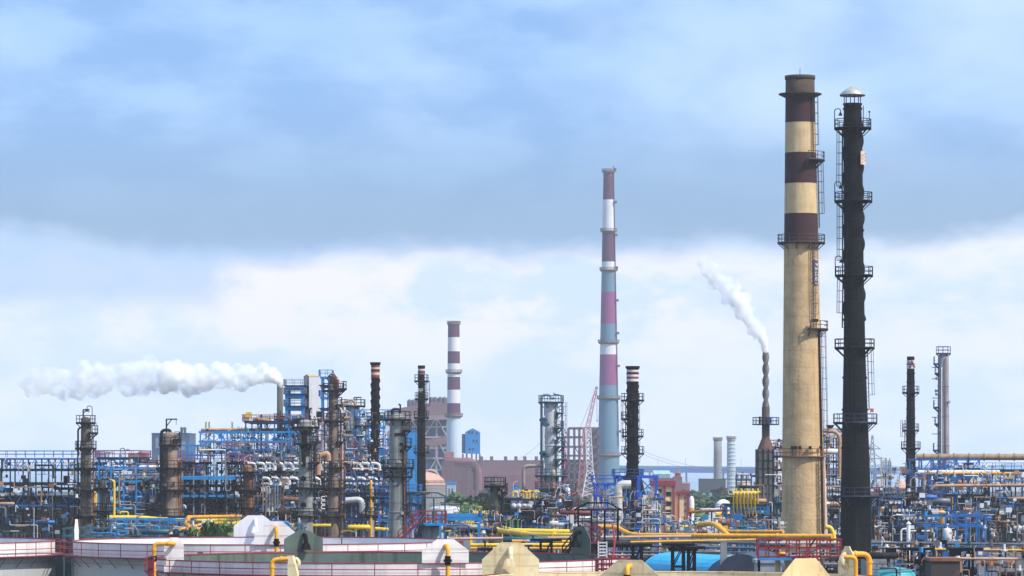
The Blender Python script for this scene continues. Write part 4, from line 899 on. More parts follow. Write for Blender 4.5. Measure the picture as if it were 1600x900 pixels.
white_box()
# ---------------------------------------------------------------- steel frames, equipment and pipes
def frame(label, px0, px1, d0, d1, ys, nb, mat, slabs=(), rails=(), brace=(), r=.28, ytop=None, nz=2, name='steel_structure', cat='steel structure', railmat=None, slabmat=None, pm=None):
    """ys: levels, top first, as picture heights at d0"""
    x0, x1 = X(px0, d0), X(px1, d0); xs = [x0 + (x1 - x0) * i / nb for i in range(nb + 1)]; yy = [d0 + (d1 - d0) * j / (nz - 1) for j in range(nz)]; zs = [Z(y, d0) for y in ys]; r *= .72
    t = thing(name, label, cat, ((x0 + x1) / 2, d0, 0)); top = Z(ytop, d0) if ytop else zs[0]
    for y in yy:
        for x in xs: MB().box(x - r / 2, x + r / 2, y - r / 2, y + r / 2, 0, top).build('post', pm or mat, t)
    for i, z in enumerate(zs):
        m = MB()
        for y in yy: m.beam((x0 - .3, y, z), (x1 + .3, y, z), r * .8, r * 1.3)
        for x in xs: m.beam((x, yy[0], z), (x, yy[-1], z), r * .8, r * 1.1)
        m.build('floor_beam', mat, t)
        if i in slabs: MB().box(x0 - .6, x1 + .6, yy[0] - .7, yy[-1] + .7, z + r * .65 + .003, z + r * .65 + .12).build('deck', slabmat or dark, t)
        if i in rails:
            zz = z + r * .65 + .12; MB().rail([(x0 - .55, yy[0] - .65, zz), (x1 + .55, yy[0] - .65, zz), (x1 + .55, yy[-1] + .65, zz), (x0 - .55, yy[-1] + .65, zz)], 1.1, 1.6, .04, close=True).build('railing', railmat or mat, t)
    for (lv, kind) in brace:
        a, b = zs[lv], (zs[lv + 1] if lv + 1 < len(zs) else 0); m = MB(); y = yy[0]
        for i in range(nb):
            if kind == 'x': m.beam((xs[i], y, a), (xs[i + 1], y, b), r * .5); m.beam((xs[i], y, b), (xs[i + 1], y, a), r * .5)
            elif kind == 'n': m.beam((xs[i], y, a if i % 2 else b), (xs[i + 1], y, b if i % 2 else a), r * .6)
            elif kind == 'w':
                k = max(1, round(abs(xs[1] - xs[0]) / max(.5, (a - b)))); 
                for j in range(2 * k): p, q = xs[i] + (xs[i + 1] - xs[i]) * j / (2 * k), xs[i] + (xs[i + 1] - xs[i]) * (j + 1) / (2 * k); m.beam((p, y, a if j % 2 else b), (q, y, b if j % 2 else a), r * .5)
        m.build('bracing', mat, t)
    return t, xs, zs
def pipe(label, pts, r_px, mat, name='process_pipe', group=None, n=10, fl=0, rad=None, cat='pipe', sup=None):
    """pts: (px, py, d)"""
    q = [P(*p) for p in pts]; r = r_px * pts[0][2] / F / 2; m = MB(); m.pipe(q, r, rad if rad else r * 3.2, n, flanges=fl)
    o = m.build(name, mat, base=q[0]); tag(o, label, cat, group)
    return o
def group_pipe(label, group, pts, r_px, mat, **k): return pipe(label, pts, r_px, mat, group=group, **k)
# left units
frame('pale rack frame carrying rows of white elbow pipes in the left unit', 358, 606, 640, 668, [703, 722, 741, 762, 790], 11, blue, slabs=(1, 2, 3), rails=(0, 1, 2), brace=((0, 'w'),), railmat=M('rail_purple_grey', (.16, .10, .18), .6), r=.26, nz=3, pm=grey)
frame('bright blue trussed pipe bridge above the elbow rows', 313, 482, 672, 690, [675, 690, 706], 8, cyan, brace=((0, 'x'), (1, 'w')), r=.34, slabs=(2,))
frame('blue upper deck with handrails left of the pale column', 384, 474, 676, 692, [660, 675], 4, cyan, slabs=(0,), rails=(0,), r=.34, railmat=redst)
frame('blue zigzag truss at the left end of the pipe bridge', 283, 316, 660, 672, [696, 711, 724], 2, cyan, brace=((0, 'w'), (1, 'n')), r=.3)
frame('blue arched truss frame above the left unit', 154, 213, 630, 650, [717, 731, 752, 795], 3, cyan, brace=((0, 'n'), (1, 'n')), r=.36, slabs=(0,), rails=(0,), railmat=redst)
frame('dark lower frame of the left unit with many posts', 150, 300, 640, 668, [735, 751, 770, 797, 816], 8, navy, slabs=(1, 3), rails=(1,), r=.26, brace=((0, 'n'), (2, 'n')), pm=concp)
frame('frame with a long bright blue canopy left of the elbow racks', 284, 366, 600, 616, [747, 775], 6, cyan, slabs=(0,), slabmat=cyan, r=.34, pm=dark)
frame('dark crowded rack under the blue canopy', 268, 372, 622, 648, [724, 760, 781, 800], 6, dark, slabs=(0, 1, 2), rails=(0,), r=.30, brace=((0, 'n'),), railmat=M('purple_rail', (.20, .05, .20), .6), pm=concp)
frame('dark frame behind the squat rusty column', 372, 470, 655, 675, [755, 773, 806], 6, dark, slabs=(0, 1, 2), rails=(1,), r=.28, railmat=teal)
frame('tall slender blue lattice tower between black stack and grey column', 560, 612, 665, 674, [652, 668, 686, 704, 722, 740, 758, 776, 796], 4, cyan, brace=tuple((k, 'x') for k in range(9)), r=.3, rails=(0, 2, 4), slabs=(4,))
frame('blue open square frame beside the white clad tower', 448, 473, 716, 724, [606, 619, 638, 652], 1, cyan, r=.8, slabs=(0, 1, 2), rails=(0, 1, 2), railmat=grey)
frame('blue ladder frame between the white clad tower and the slim brown column', 503, 514, 700, 706, [590, 604, 622, 640, 660, 690, 720], 1, cyan, r=.4, slabs=(1, 3), rails=(0, 2))
frame('navy equipment frame at the foot of the drum column', 538, 592, 600, 618, [752, 772, 790, 812], 4, navy, slabs=(1, 2), rails=(0, 2), r=.3, brace=((2, 'x'),))
frame('blue frame behind the broad pale grey column', 592, 650, 590, 606, [772, 790, 812], 4, blue, slabs=(0, 1), rails=(0, 1), r=.34, brace=((1, 'n'),))
frame('low teal pipe rack in front of the left unit', 165, 300, 560, 572, [812, 826], 8, cyan, r=.26)
frame('low teal rack running behind the white tank', 100, 470, 540, 550, [826, 838], 18, teal, r=.22)
frame('outermost left frame of the refinery unit', -60, 128, 640, 668, [717, 735, 757, 790], 9, blue, slabs=(1, 2), rails=(0, 1), r=.3, brace=((0, 'w'), (2, 'n')), pm=dark)
# middle units
frame('teal cooler frame under the row of yellow bends', 786, 846, 610, 632, [781, 804, 822], 5, navy, slabs=(0, 1), rails=(1,), r=.28, railmat=dark)
frame('teal and blue base frame of the large pale column', 842, 884, 640, 652, [766, 787, 808], 3, teal, slabs=(0, 1, 2), rails=(0, 1, 2), r=.34, railmat=redst)
frame('bright blue furnace frame left of the white duct', 932, 966, 600, 616, [757, 775, 795, 815], 2, M('royal_blue_steel', (.01, .09, .50), .45, var=.3), brace=((0, 'x'), (2, 'x')), r=.38, rails=(0,))
frame('bright blue crossed frame right of the black banded stack', 998, 1026, 606, 609, [745, 774], 1, M('royal_blue_steel', (.01, .09, .50), .45, var=.3), brace=((0, 'x'),), r=.5)
frame('blue frame carrying the furnace under the black banded stack', 966, 1000, 622, 640, [747, 790, 812], 2, blue, slabs=(0,), rails=(0,), r=.45, brace=((1, 'n'),))
frame('blue stand carrying the yellow goosenecks', 1142, 1196, 560, 572, [791, 808, 828], 4, cyan, slabs=(0, 1), r=.42, brace=((1, 'n'),), rails=(1,))
frame('dark unit frame between the cream and the fat black chimney', 1284, 1318, 640, 660, [682, 702, 722, 745, 770, 796, 820], 3, M('dusk_steel', (.04, .06, .13), .6, var=.4, spots=.3), slabs=(0, 1, 2, 3, 4, 5), rails=(0, 1, 2, 3, 4), r=.3, railmat=redst)
frame('pale-decked frame behind the twisted stack heater', 1203, 1224, 650, 665, [700, 714, 735, 757, 780, 806], 2, M('violet_steel', (.12, .10, .20), .6, var=.3), slabs=(0, 1, 2, 3, 4), rails=(0, 1, 2, 3, 4), r=.3, railmat=redst)
# right units
frame('blue pipe bridge at the right edge under the fat rusty pipe', 1436, 1530, 600, 614, [718, 745, 775, 800], 5, blue, brace=((0, 'n'), (1, 'x')), r=.30, rails=(1,), slabs=(2,))
frame('navy cooler frame in the right units', 1392, 1470, 560, 580, [781, 800, 822], 6, navy, slabs=(0, 1), rails=(0, 1), r=.32, brace=((1, 'x'),), pm=dark)
frame('blue frame beside the amber vessel at the right edge', 1446, 1540, 520, 530, [806, 822], 3, blue, r=.34, brace=((0, 'n'),))
frame('blue rack with white pipe loops right of the fat black chimney', 1362, 1400, 580, 592, [776, 797, 815], 4, blue, slabs=(1,), rails=(1,), r=.3)
frame('outermost right frame of the refinery units', 1480, 1640, 640, 660, [736, 760, 790], 9, blue, slabs=(0, 1, 2), rails=(0, 1), r=.3, brace=((0, 'x'), (1, 'n')), pm=dark)
m = MB(); m.box(X(283, 598), X(367, 598), 597.6, 598.2, Z(749.5, 598), Z(745.5, 598)); tag(m.build('canopy_fascia', M('fascia_blue', (.01, .26, .62), .4, var=.2)), 'bright blue fascia strip along the canopy in the left unit', 'fascia')
# white elbow rows (fin-fan outlets): one elbow built, then copied
def elbow_proto():
    m = MB(); m.pipe([(-.95, 0, .05), (.3, 0, .05), (.3, 0, -.2)], .16, .2, 8); m.pipe([(-.75, 0, .95), (.1, 0, .95), (.55, 0, .6), (.55, 0, -.2)], .26, .45, 10); m.cyl((-.85, 0, .95), (-.72, 0, .95), .36, n=10); m.cyl((.55, 0, -.2), (.55, 0, -.08), .36, n=10)
    o = m.build('elbow_pipe', whitep, base=(0, 0, 0)); return o
ep = elbow_proto(); first = True
for (row, y, pxs, d) in (('upper', 733, [366 + 14.4 * k for k in range(9)] + [497, 512, 560, 574, 588], 636), ('middle', 756, [372, 417, 432, 447, 461, 494, 548, 566, 584], 634), ('lower', 775, [300, 318, 330], 615)):
    for k, px in enumerate(pxs):
        o = ep if first else ep.copy()
        if not first: COL.objects.link(o)
        first = False; o.location = P(px, y, d); s = .8 if row == 'lower' else (1 if px > 0 else 1); o.scale = (s, s, s)
        tag(o, 'white elbow pipe in the %s row, left rack' % row, 'elbow pipe', '%s row of white elbow pipes' % row)
def hdrum(label, px0, px1, py, d, w, mat, group=None, name='horizontal_drum', cat='drum'):
    a, b = P(px0, py, d), P(px1, py, d); r = w * d / F / 2; t = thing(name, label, cat, ((a.x + b.x) / 2, d, a.z - r * 1.3), group); m = MB()
    e = r * .5; m.sweep([a - Vector((e, 0, 0)), a - Vector((e * .8, 0, 0)), a - Vector((e * .3, 0, 0)), a, b, b + Vector((e * .3, 0, 0)), b + Vector((e * .8, 0, 0)), b + Vector((e, 0, 0))], [r * .1, r * .6, r * .9, r, r, r * .9, r * .6, r * .1], 20); m.build('shell', mat, t)
    for f in (.2, .8): c = a.lerp(b, f); MB().box(c.x - .15, c.x + .15, c.y - r * .8, c.y + r * .8, c.z - r * 1.35, c.z - r * .6).build('saddle', dark, t)
    m = MB()
    for f in (.3, .5, .7): c = a.lerp(b, f); m.cyl(c, c + Vector((0, 0, r * 1.35)), r * .2, n=8); m.cyl(c + Vector((0, 0, r * 1.3)), c + Vector((0, 0, r * 1.42)), r * .32, n=8)
    m.build('nozzle', mat, t); return t
for k, (a, b) in enumerate(((356, 376), (382, 408), (414, 436), (442, 462), (504, 518), (572, 592))): hdrum('cream header drum on the top deck of the elbow rack', a, b, 713, 650, 5.4, M('header_cream', (.66, .60, .46), .5, spots=.2), group='cream header drums above the elbow rows')
pipe('long rusty cream pipe on top of the blue pipe bridge', [(314, 671.5, 680), (522, 671.5, 680)], 5, copper, fl=4); 
for k, px in enumerate((322, 327, 363)): m = MB(); m.cyl(P(px, 706, 690), P(px, 659, 690), .16, n=6); tag(m.build('vent_pipe', M('vent_yellow', (.42, .36, .22), .6)), 'thin yellowish vent pipe standing above the blue pipe bridge', 'vent pipe', 'thin vent pipes above the blue pipe bridge')
pipe('dark thick elbow duct before the white clad tower', [(452, 664, 650), (458, 657, 650), (476, 655, 650)], 6, dark)
pipe('copper elbow pipe curling beside the slim brown column', [(497, 742, 590), (497, 712, 590), (513, 708, 590), (513, 720, 590)], 9, copper)
pipe('white duct running behind the slim brown column base', [(540, 782, 598), (566, 780, 598), (566, 800, 598)], 10, lgrey)
pipe('pale pipe elbow left of the drum column top', [(536, 640, 676), (536, 628, 676), (552, 624, 676), (556, 634, 676)], 4, copper)
pipe('grey hooked pipe hanging below the blue canopy', [(352, 704, 596), (352, 767, 596), (360, 767, 596), (360, 760, 596)], 2.2, grey)
pipe('pale horizontal pipe above the blue canopy', [(312, 703, 598), (352, 703, 598), (352, 760, 598)], 2, white)
pipe('grey bent pipe left of the brown streaked column', [(175, 738, 600), (186, 738, 600), (186, 789, 600), (211, 789, 600), (211, 812, 600)], 2.6, grey)
pipe('yellow vertical pipe bending over at its top in the left unit', [(171, 751, 585), (178.5, 751, 585), (178.5, 807, 585)], 4, yellow)
pipe('small yellow valve bend above the yellow main at left', [(188, 803, 570), (188, 800, 570), (200, 800, 570), (200, 805, 570)], 3, yellow)
pipe('wide yellow pipe main left of the brown streaked column', [(168, 809, 575), (218, 809, 575), (250, 812, 575), (262, 812, 575)], 8, yellow, fl=6)
pipe('orange pipe looping forward right of the brown streaked column', [(378, 807, 560), (295, 808, 560), (291, 818, 545), (299, 827, 530), (326, 827, 530)], 6, orange, fl=3, rad=.8)
pipe('yellow pipe beneath the orange loop', [(272, 813, 568), (330, 813, 568), (376, 812, 568)], 6.5, yellow)
pipe('short orange pipe low beside the leafy tree top', [(281, 827, 528), (300, 824, 545), (318, 818, 560)], 4.5, orange)
pipe('thick yellow pipe ending behind the white shield plate', [(334, 817.5, 545), (372, 817.5, 545), (384, 812, 545)], 5.5, yellow)
pipe('short yellow pipe before the pale sooty column', [(452, 819, 565), (470, 822, 565)], 3.5, yellow, fl=1)
pipe('flanged yellow pipe between the sooty column and the slim brown one', [(489, 821, 560), (517, 821, 560)], 5, yellow, fl=1.1)
hdrum('big yellow drum right of the slim brown column', 545, 577, 824, 555, 8, yellow)
pipe('yellow bent drain pipe below the big yellow drum', [(533, 832, 550), (540, 829, 550), (556, 831, 550), (556, 826, 550)], 3, yellow)
pipe('yellow pipe stub left of the broad grey column', [(586, 826, 552), (610, 828, 552)], 6, yellow)
# vertical white/brown pipe bundle left of slim column
for k, px in enumerate((415, 421, 428, 434, 443)): group_pipe('tan pipe rising and bending over in a bundle below the elbow rows', 'tan bent pipes below the elbow rows', [(px - 4, 800, 605), (px - 4, 757 + (k % 3) * 3, 605), (px, 757 + (k % 3) * 3, 605), (px, 806, 605)], 1.8, whitep if k % 2 else copper, n=8)
for k, y in enumerate((776, 783, 790)): group_pipe('short white C-shaped pipe between the two tall columns', 'white C-shaped pipes between the columns', [(508, y, 594), (502, y, 594), (502, y + 5, 594), (508, y + 5, 594)], 1.8, whitep, n=8)
# cylinder facing the camera in lower left
def end_exchanger(label, px, py, d, w, mat, group=None):
    r = w * d / F / 2; c = P(px, py, d); t = thing('heat_exchanger', label, 'exchanger', c - Vector((0, 0, r * 1.4)), group); m = MB()
    m.sweep([c + Vector((0, 4, 0)), c, c - Vector((0, r * .3, 0)), c - Vector((0, r * .5, 0))], [r, r, r * .75, r * .2], 18); m.cyl(c + Vector((0, .25, 0)), c + Vector((0, .5, 0)), r * 1.15, n=18); m.build('shell', mat, t)
    MB().box(c.x - r * .7, c.x + r * .7, c.y + 1, c.y + 1.4, c.z - r * 1.4, c.z - r * .5).build('saddle', dark, t); return t
end_exchanger('white round exchanger end under the blue canopy', 284, 793, 618, 9, white)
for k, px in enumerate((803, 811, 819, 827)): end_exchanger('pale round exchanger head under the yellow bends', px, 791, 606, 8.5, lgrey, 'exchanger heads under the yellow bends')
for k, px in enumerate((440, 500, 610, 340, 322)): end_exchanger('dark round exchanger end low in the left units', px, 799, 630, 8, dgrey, 'dark exchanger ends low in the left units')
# row of yellow bends, green bends
for k in range(5): group_pipe('yellow U-bend in the row on the cooler frame', 'yellow bends on the cooler frame', [(818 + k * 5, 779, 612), (818 + k * 5, 768, 612), (822.5 + k * 5, 768, 612), (822.5 + k * 5, 779, 612)], 2.4, yellow, n=8)
pipe('yellow hooked pipe at the left end of the yellow bends', [(801, 776, 612), (801, 769, 612), (808, 768, 612), (809, 777, 612)], 4, yellow)
pipe('yellow header behind the row of yellow bends', [(815, 767, 616), (842, 767, 616)], 2.6, yellow)
for k in range(3): group_pipe('green bent pipe low before the cooler frame', 'green bent pipes before the cooler frame', [(791 + k * 9, 830, 560), (791 + k * 9, 813, 560), (795 + k * 9, 812, 560)], 2.2, M('green_pipe', (.12, .30, .06), .5, spots=.2), n=8)
# goosenecks
for k in range(7):
    a = 1146 + k * 5.6; group_pipe('yellow gooseneck pipe in the row on the blue stand', 'yellow goosenecks on the blue stand', [(a + 2.6, 806, 558), (a, 796, 557), (a, 770, 556), (a + 3.4, 770, 558), (a + 3.4, 790, 560)], 2.2, yellow, n=8)
for k in range(5): m = MB(); m.cyl(P(1150 + k * 8.5, 772, 562), P(1150 + k * 8.5, 763, 562), .13, n=6); tag(m.build('vent_pipe', yellow), 'short yellow stub above the gooseneck header', 'vent pipe', 'yellow stubs above the gooseneck header')
pipe('yellow header pipe across the goosenecks', [(1144, 769, 562), (1188, 769, 562)], 3.2, yellow)
pipe('yellow lower header behind the blue stand', [(1118, 804, 575), (1140, 804, 575)], 8, yellow)
for k in range(4): group_pipe('slim upright yellow pipe with red foot right of the goosenecks', 'upright yellow pipes with red feet', [(1168 + k * 5.5, 793, 566), (1168 + k * 5.5, 770, 566)], 1.8, orange, n=6)
# white duct elbow + furnace
def furnace():
    d = 618; t = thing('furnace', 'dark furnace box under the black banded stack', 'furnace', (X(985, d), d, 0)); MB().box(X(968, d), X(1000, d), d + .6, d + 12, Z(822, d), Z(762, d)).build('casing', M('furnace_black', (.02, .022, .03), .7, var=.5, streak=.3), t)
    m = MB()
    for a in (968, 976, 984, 992, 1000): m.box(X(a, d) - .12, X(a, d) + .12, d + .4, d + .58, Z(822, d), Z(762, d))
    for b in (770, 782, 796, 810): m.box(X(968, d), X(1000, d), d + .36, d + .5, Z(b, d) - .1, Z(b, d) + .1)
    m.build('ribs', navy, t); MB().lathe(X(988.5, d + 20), d + 20, [(2.2, Z(775, 640)), (1.5, Z(745, 640))], 20).build('breeching', blacks, t)
    for a in (969, 999): MB().box(X(a, d) - .3, X(a, d) + .3, d + 1, d + 1.6, 0, Z(822, d)).build('leg', dark, t)
furnace()
pipe('fat white insulated duct bending down beside the black banded stack', [(986, 757, 596), (966, 757, 596), (966, 828, 596)], 13, M('duct_white', (.62, .60, .56), .6, var=.15, streak=.3, spots=.2, lines=1.5), n=20, rad=1.2)
m = MB(); m.beam(P(1019, 776, 604), P(1028, 800, 604), .35); tag(m.build('brace_bar', cyan), 'light blue raking strut right of the crossed frame', 'strut')
for k in range(4):
    y = 797 + k * 7; group_pipe('grey pipe loop stacked right of the furnace', 'grey pipe loops right of the furnace', [(1002, y + 4, 570), (1004, y, 570), (1030, y, 570), (1032, y + 8, 570)], 2.0, grey if k % 2 else lgrey, n=8)
for k in range(6):
    px = 1004 + k * 5; group_pipe('thin upright grey pipe right of the furnace', 'upright grey pipes right of the furnace', [(px, 830, 585), (px, 778 + (k % 3) * 6, 585), (px + 3, 778 + (k % 3) * 6, 585), (px + 3, 800, 585)], 1.6, lgrey if k % 2 else whitep, n=8)
pipe('rusty maroon pipe crossing before the low white building', [(1076, 800, 560), (1136, 797, 560)], 4, rust); pipe('rusty post pipe below the maroon crossing pipe', [(1079, 838, 560), (1079, 800, 560)], 3, dark); pipe('thin dark pipe stepping up to the low white building', [(1126, 797, 562), (1126, 789, 562), (1146, 789, 562)], 1.8, dark); pipe('second post pipe below the maroon crossing pipe', [(1112, 830, 560), (1112, 799, 560)], 2.5, dark)
pipe('rust-coloured pipe arching from behind the cream chimney', [(1283, 673, 600), (1305, 674, 600), (1312, 682, 600), (1312, 745, 600)], 6, copper, n=14, fl=3)
m = MB(); c = P(1297, 670, 600); m.cyl(c, c + Vector((0, 0, .6)), .35, .7, n=10); tag(m.build('vent_cowl', dark), 'dark vent cowl on the arching rust-coloured pipe', 'vent')
# main yellow pipes in the middle
pipe('pinkish-tan pipe passing right across above the white gabled shield', [(700, 842, 400), (1080, 838, 400)], 4.2, pinkp, n=12, fl=9); pipe('yellow pipe from the round tank side to the middle', [(690, 826, 470), (760, 826, 470), (830, 836, 440), (930, 838, 430)], 8, yellow, n=14, fl=9)
pipe('broad yellow pipe behind the short olive column', [(706, 823, 520), (772, 822, 520), (800, 829, 500), (890, 831, 500)], 7.5, yellow, n=14); pipe('lower yellow pipe behind the cream gabled shield', [(735, 851.5, 385), (900, 851, 385)], 5, yellow, n=12, fl=7)
pipe('amber pipe below the lower yellow pipe', [(735, 856.5, 382), (900, 857, 382)], 4, oyel, n=12); pipe('upper amber pipe between the yellow ones', [(800, 845.5, 392), (900, 846.5, 392)], 5, orange, n=12)
pipe('amber pipe main crossing the middle to the cream chimney', [(935, 823, 440), (962, 823, 440), (985, 836, 436), (1110, 837, 430), (1300, 838, 424)], 7, oyel, n=14, fl=10, rad=1.6)
pipe('amber gooseneck pipe dropping into the main at the middle', [(1110, 838, 428), (1140, 838, 430), (1116, 818, 434), (1093, 819, 440), (1091, 823, 442)][1:], 7.5, oyel, n=14, rad=1.3)
pipe('orange wrapped pipe curving right behind the gooseneck', [(1112, 818, 452), (1122, 819, 452), (1134, 830, 448), (1144, 831, 446), (1224, 831, 440)], 5.5, orange, n=14, fl=2.2, rad=1.0)
pipe('yellow pipe low in the middle left of the steam wisp', [(1055, 824, 520), (1085, 822, 520)], 5, yellow)
pipe('grey pipe beneath the amber main', [(940, 843, 405), (1187, 849, 395), (1200, 849, 393)], 5, dgrey, n=12, fl=12)
pipe('thin yellow pipe under the grey one', [(985, 847, 398), (1190, 843, 398)], 3.5, oyel, n=10); pipe('lower grey pipe under the amber main', [(960, 852, 385), (1200, 857, 375)], 4, dgrey, n=12, fl=12)
for k, (y, mt) in enumerate(((862, dgrey), (867, pinkp), (873, dark), (879, grey), (886, dark))): group_pipe('low pipe lying on the rack beside the blue barrel roof', 'low pipes on the rack by the blue barrel roof', [(930 - k * 4, y, 412 + k * 3), (1330, y + 2, 406 + k * 3)], 2.6, mt, n=8)
pipe('grey pipe leading right from the fat black chimney', [(1362, 848, 395), (1640, 851, 392)], 4.6, dgrey, n=12, fl=8); pipe('yellow pipe end right of the fat black chimney', [(1362, 847, 430), (1392, 847.5, 430)], 4, yellow, n=12); pipe('second grey pipe below the one right of the black chimney', [(1362, 856, 388), (1640, 862, 384)], 3.8, dgrey, n=12, fl=8)
pipe('yellow-orange pipe at the right edge between grey pipes', [(1440, 858, 378), (1640, 860, 378)], 3, oyel); pipe('tan pipe low at the right edge', [(1463, 872, 372), (1640, 874, 372)], 4.5, pinkp); pipe('thin orange pipe low right of the black chimney', [(1386, 872, 376), (1422, 876, 376)], 2.5, oyel)
# right unit
pipe('fat rust-topped grey pipe leaving the slim right black stack', [(1432, 714, 612), (1640, 714, 612)], 10, M('fat_pipe', (.36, .24, .15), .6, var=.4, scale=1.5, spots=.6), n=20, fl=2.4)
pipe('grey elbow pipe coming down in the right unit', [(1434, 738, 592), (1462, 738, 592), (1562, 738, 592)], 7, whitep, n=16, fl=3); pipe('tall khaki downpipe in the right unit', [(1458, 740, 585), (1443, 740, 585), (1443, 850, 585)], 5.5, M('khaki', (.24, .22, .17), .6, var=.3), n=14, fl=4)
pipe('orange pipe stub at the right edge', [(1464, 739.5, 588), (1640, 739.5, 588)], 4, orange, n=12); pipe('second orange pipe bend at the right edge', [(1455, 765, 560), (1460, 759, 560), (1640, 758, 560)], 5, copper, n=12)
pipe('pale pipe stepping across the right unit', [(1390, 810, 540), (1398, 804, 540), (1412, 806, 540), (1442, 805, 540)], 3.6, whitep, n=12); pipe('white hooked pipe low in the right unit', [(1408, 845, 500), (1408, 827, 500), (1418, 826, 500)], 3, white, n=12)
t = thing('vent_stack', 'white vent pipe with a conical hat low in the right unit', 'vent pipe', (X(1419.5, 480), 480, 0)); c = P(1419.5, 818, 480); MB().cyl((c.x, 480, 0), c, .24, n=14).build('pipe', white, t); MB().lathe(c.x, 480, [(.34, c.z - .08), (.34, c.z), (.02, c.z + .32)], 14).build('hat', white, t)
def vessel(label, px, yt, yb, d, w, mat, group=None):
    s = d / F; c = P(px, yt, d); r = w * s / 2; zb = Z(yb, d); t = thing('pressure_vessel', label, 'vessel', (c.x, d, 0), group)
    MB().lathe(c.x, d, [(.02, zb - r * .5), (r * .6, zb - r * .4), (r, zb), (r, c.z - r * .5), (r * .85, c.z - r * .25), (r * .5, c.z - r * .06), (.02, c.z)], 20).build('shell', mat, t)
    for k in range(3): a = k * 2.1 + .4; MB().cyl((c.x + r * .8 * math.cos(a), d + r * .8 * math.sin(a), 0), (c.x + r * .8 * math.cos(a), d + r * .8 * math.sin(a), zb + .3), .12, n=6).build('leg', dark, t)
    m = MB(); m.cyl((c.x, d, c.z - .1), (c.x, d, c.z + .5), .12, n=8); m.cyl((c.x, d, c.z + .45), (c.x, d, c.z + .58), .24, n=8); m.build('nozzle', mat, t)
vessel('amber upright vessel at the right edge', 1471, 797, 822, 540, 13, orange); vessel('white drum vessel below the amber vessel', 1480, 825, 845, 520, 14, white)
vessel('dull green squat vessel right of the fat black chimney', 1371, 829, 845, 560, 11, M('dull_green', (.07, .10, .08), .6, var=.3))
vessel('small white vessel on the far side of the large pale column', 887, 762, 775, 630, 8, white); vessel('rusty drum at the foot of the dark left column', 148, 768, 815, 625, 7, orange)
vessel('pale vessel behind the twisted stack heater', 1213, 702, 826, 670, 16, lgrey)
for k in range(5): group_pipe('white pipe loop on the rack right of the fat black chimney', 'white pipe loops right of the fat black chimney', [(1363 + k * 3, 792 + k * 3, 570), (1363 + k * 3, 783 + k * 2, 570), (1376 + k, 783 + k * 2, 570), (1376 + k, 797 + k * 4, 570)], 1.8, whitep, n=8)
for r_ in range(3):
    for k in range(12):
        px = 1392 + k * 6.6; m = MB(); c = P(px, 785 + r_ * 12.5, 556 - r_); m.sweep([c - Vector((0, .2, 0)), c + Vector((0, .9, 0))], [.2, .2], 10); m.cyl(c, c + Vector((0, .12, 0)), .27, n=10)
        tag(m.build('pipe_end', whitep), 'white flanged pipe end in the %s row, navy cooler' % ('top', 'middle', 'bottom')[r_], 'pipe end', 'white pipe ends in the navy cooler frame')
hdrum('rust and grey pump set right of the canopy hut', 713, 724, 818, 480, 7, dgrey, name='pump', cat='pump')
# blue portal before the trees
frame('bright blue portal frame before the green trees', 686, 748, 440, 446, [806, 811], 1, cyan, r=.42)
# stairs
def stairs(label, px0, py0, px1, py1, d, w=1.0, mat=redst, name='staircase', rail=True):
    a, b = P(px0, py0, d), P(px1, py1, d); t = thing(name, label, 'stairs', (a.x, d, min(a.z, b.z)));
    m = MB()
    for q in (0, w): m.beam(a + Vector((0, q, 0)), b + Vector((0, q, 0)), .12, .3)
    m.build('stringer', mat, t); m = MB(); n = max(4, int(abs(a.z - b.z) / .25))
    for i in range(n): c = a.lerp(b, (i + .5) / n); m.box(c.x - .13, c.x + .13, d, d + w, c.z - .02, c.z + .03)
    m.build('treads', mat, t); m = MB()
    for q in (0, w): m.rail([a + Vector((0, q, 0)), b + Vector((0, q, 0))], 1.0, 1.0, .045)
    m.build('handrail', mat, t); return t
for k, (a, b, c, e) in enumerate(((870, 787, 904, 770), (870, 806, 904, 788), (876, 820, 905, 806))): stairs(('upper', 'middle', 'lowest')[k] + ' maroon flight of steel stairs right of the large pale column', a, b, c, e, 628)
stairs('blue sloping stair in the left unit', 226, 785, 246, 762, 636, mat=navy)
# trestles
def trestle(label, px0, px1, yt, d, mat=blacks, dep=3, seg=6):
    x0, x1 = X(px0, d), X(px1, d); z = Z(yt, d); t = thing('pipe_trestle', label, 'trestle', ((x0 + x1) / 2, d, 0)); 
    for x in (x0, x1):
        for y in (d, d + dep): MB().box(x - .11, x + .11, y - .11, y + .11, 0, z).build('leg', mat, t)
    m = MB()
    for i in range(seg):
        a, b = z * (1 - i / seg), z * (1 - (i + 1) / seg)
        for y in (d, d + dep): m.beam((x0, y, a), (x1, y, a), .14); m.beam((x0, y, a if i % 2 else b), (x1, y, b if i % 2 else a), .11)
    m.build('bracing', mat, t); MB().box(x0 - 1, x1 + 1, d - .3, d + dep + .3, z, z + .25).build('cap_beam', mat, t)
trestle('black lattice trestle before the blue barrel roof', 1052, 1069, 853, 368); trestle('slim black trestle right of the lattice one', 1077, 1086, 858, 372); trestle('black lattice trestle low at the right edge', 1424, 1444, 860, 372)
trestle('black trestle legs left of the blue barrel roof', 990, 1003, 853, 380); trestle('black trestle under the yellow pipes behind the tank', 845, 862, 846, 378); trestle('black trestle behind the red platform', 1200, 1216, 856, 380); trestle('black trestle beyond the right edge', 1500, 1520, 860, 372)
m = MB(); m.box(X(1131, 352) - .3, X(1131, 352) + .3, 352, 352.7, 0, Z(848, 352)); tag(m.build('concrete_post', concp), 'grey concrete post right of the blue barrel roof', 'post')
pipe('white U-shaped pipe at the bottom before the concrete post', [(1135, 905, 345), (1136, 895, 345), (1149, 894, 345), (1151, 905, 345)], 4.5, white, n=12)
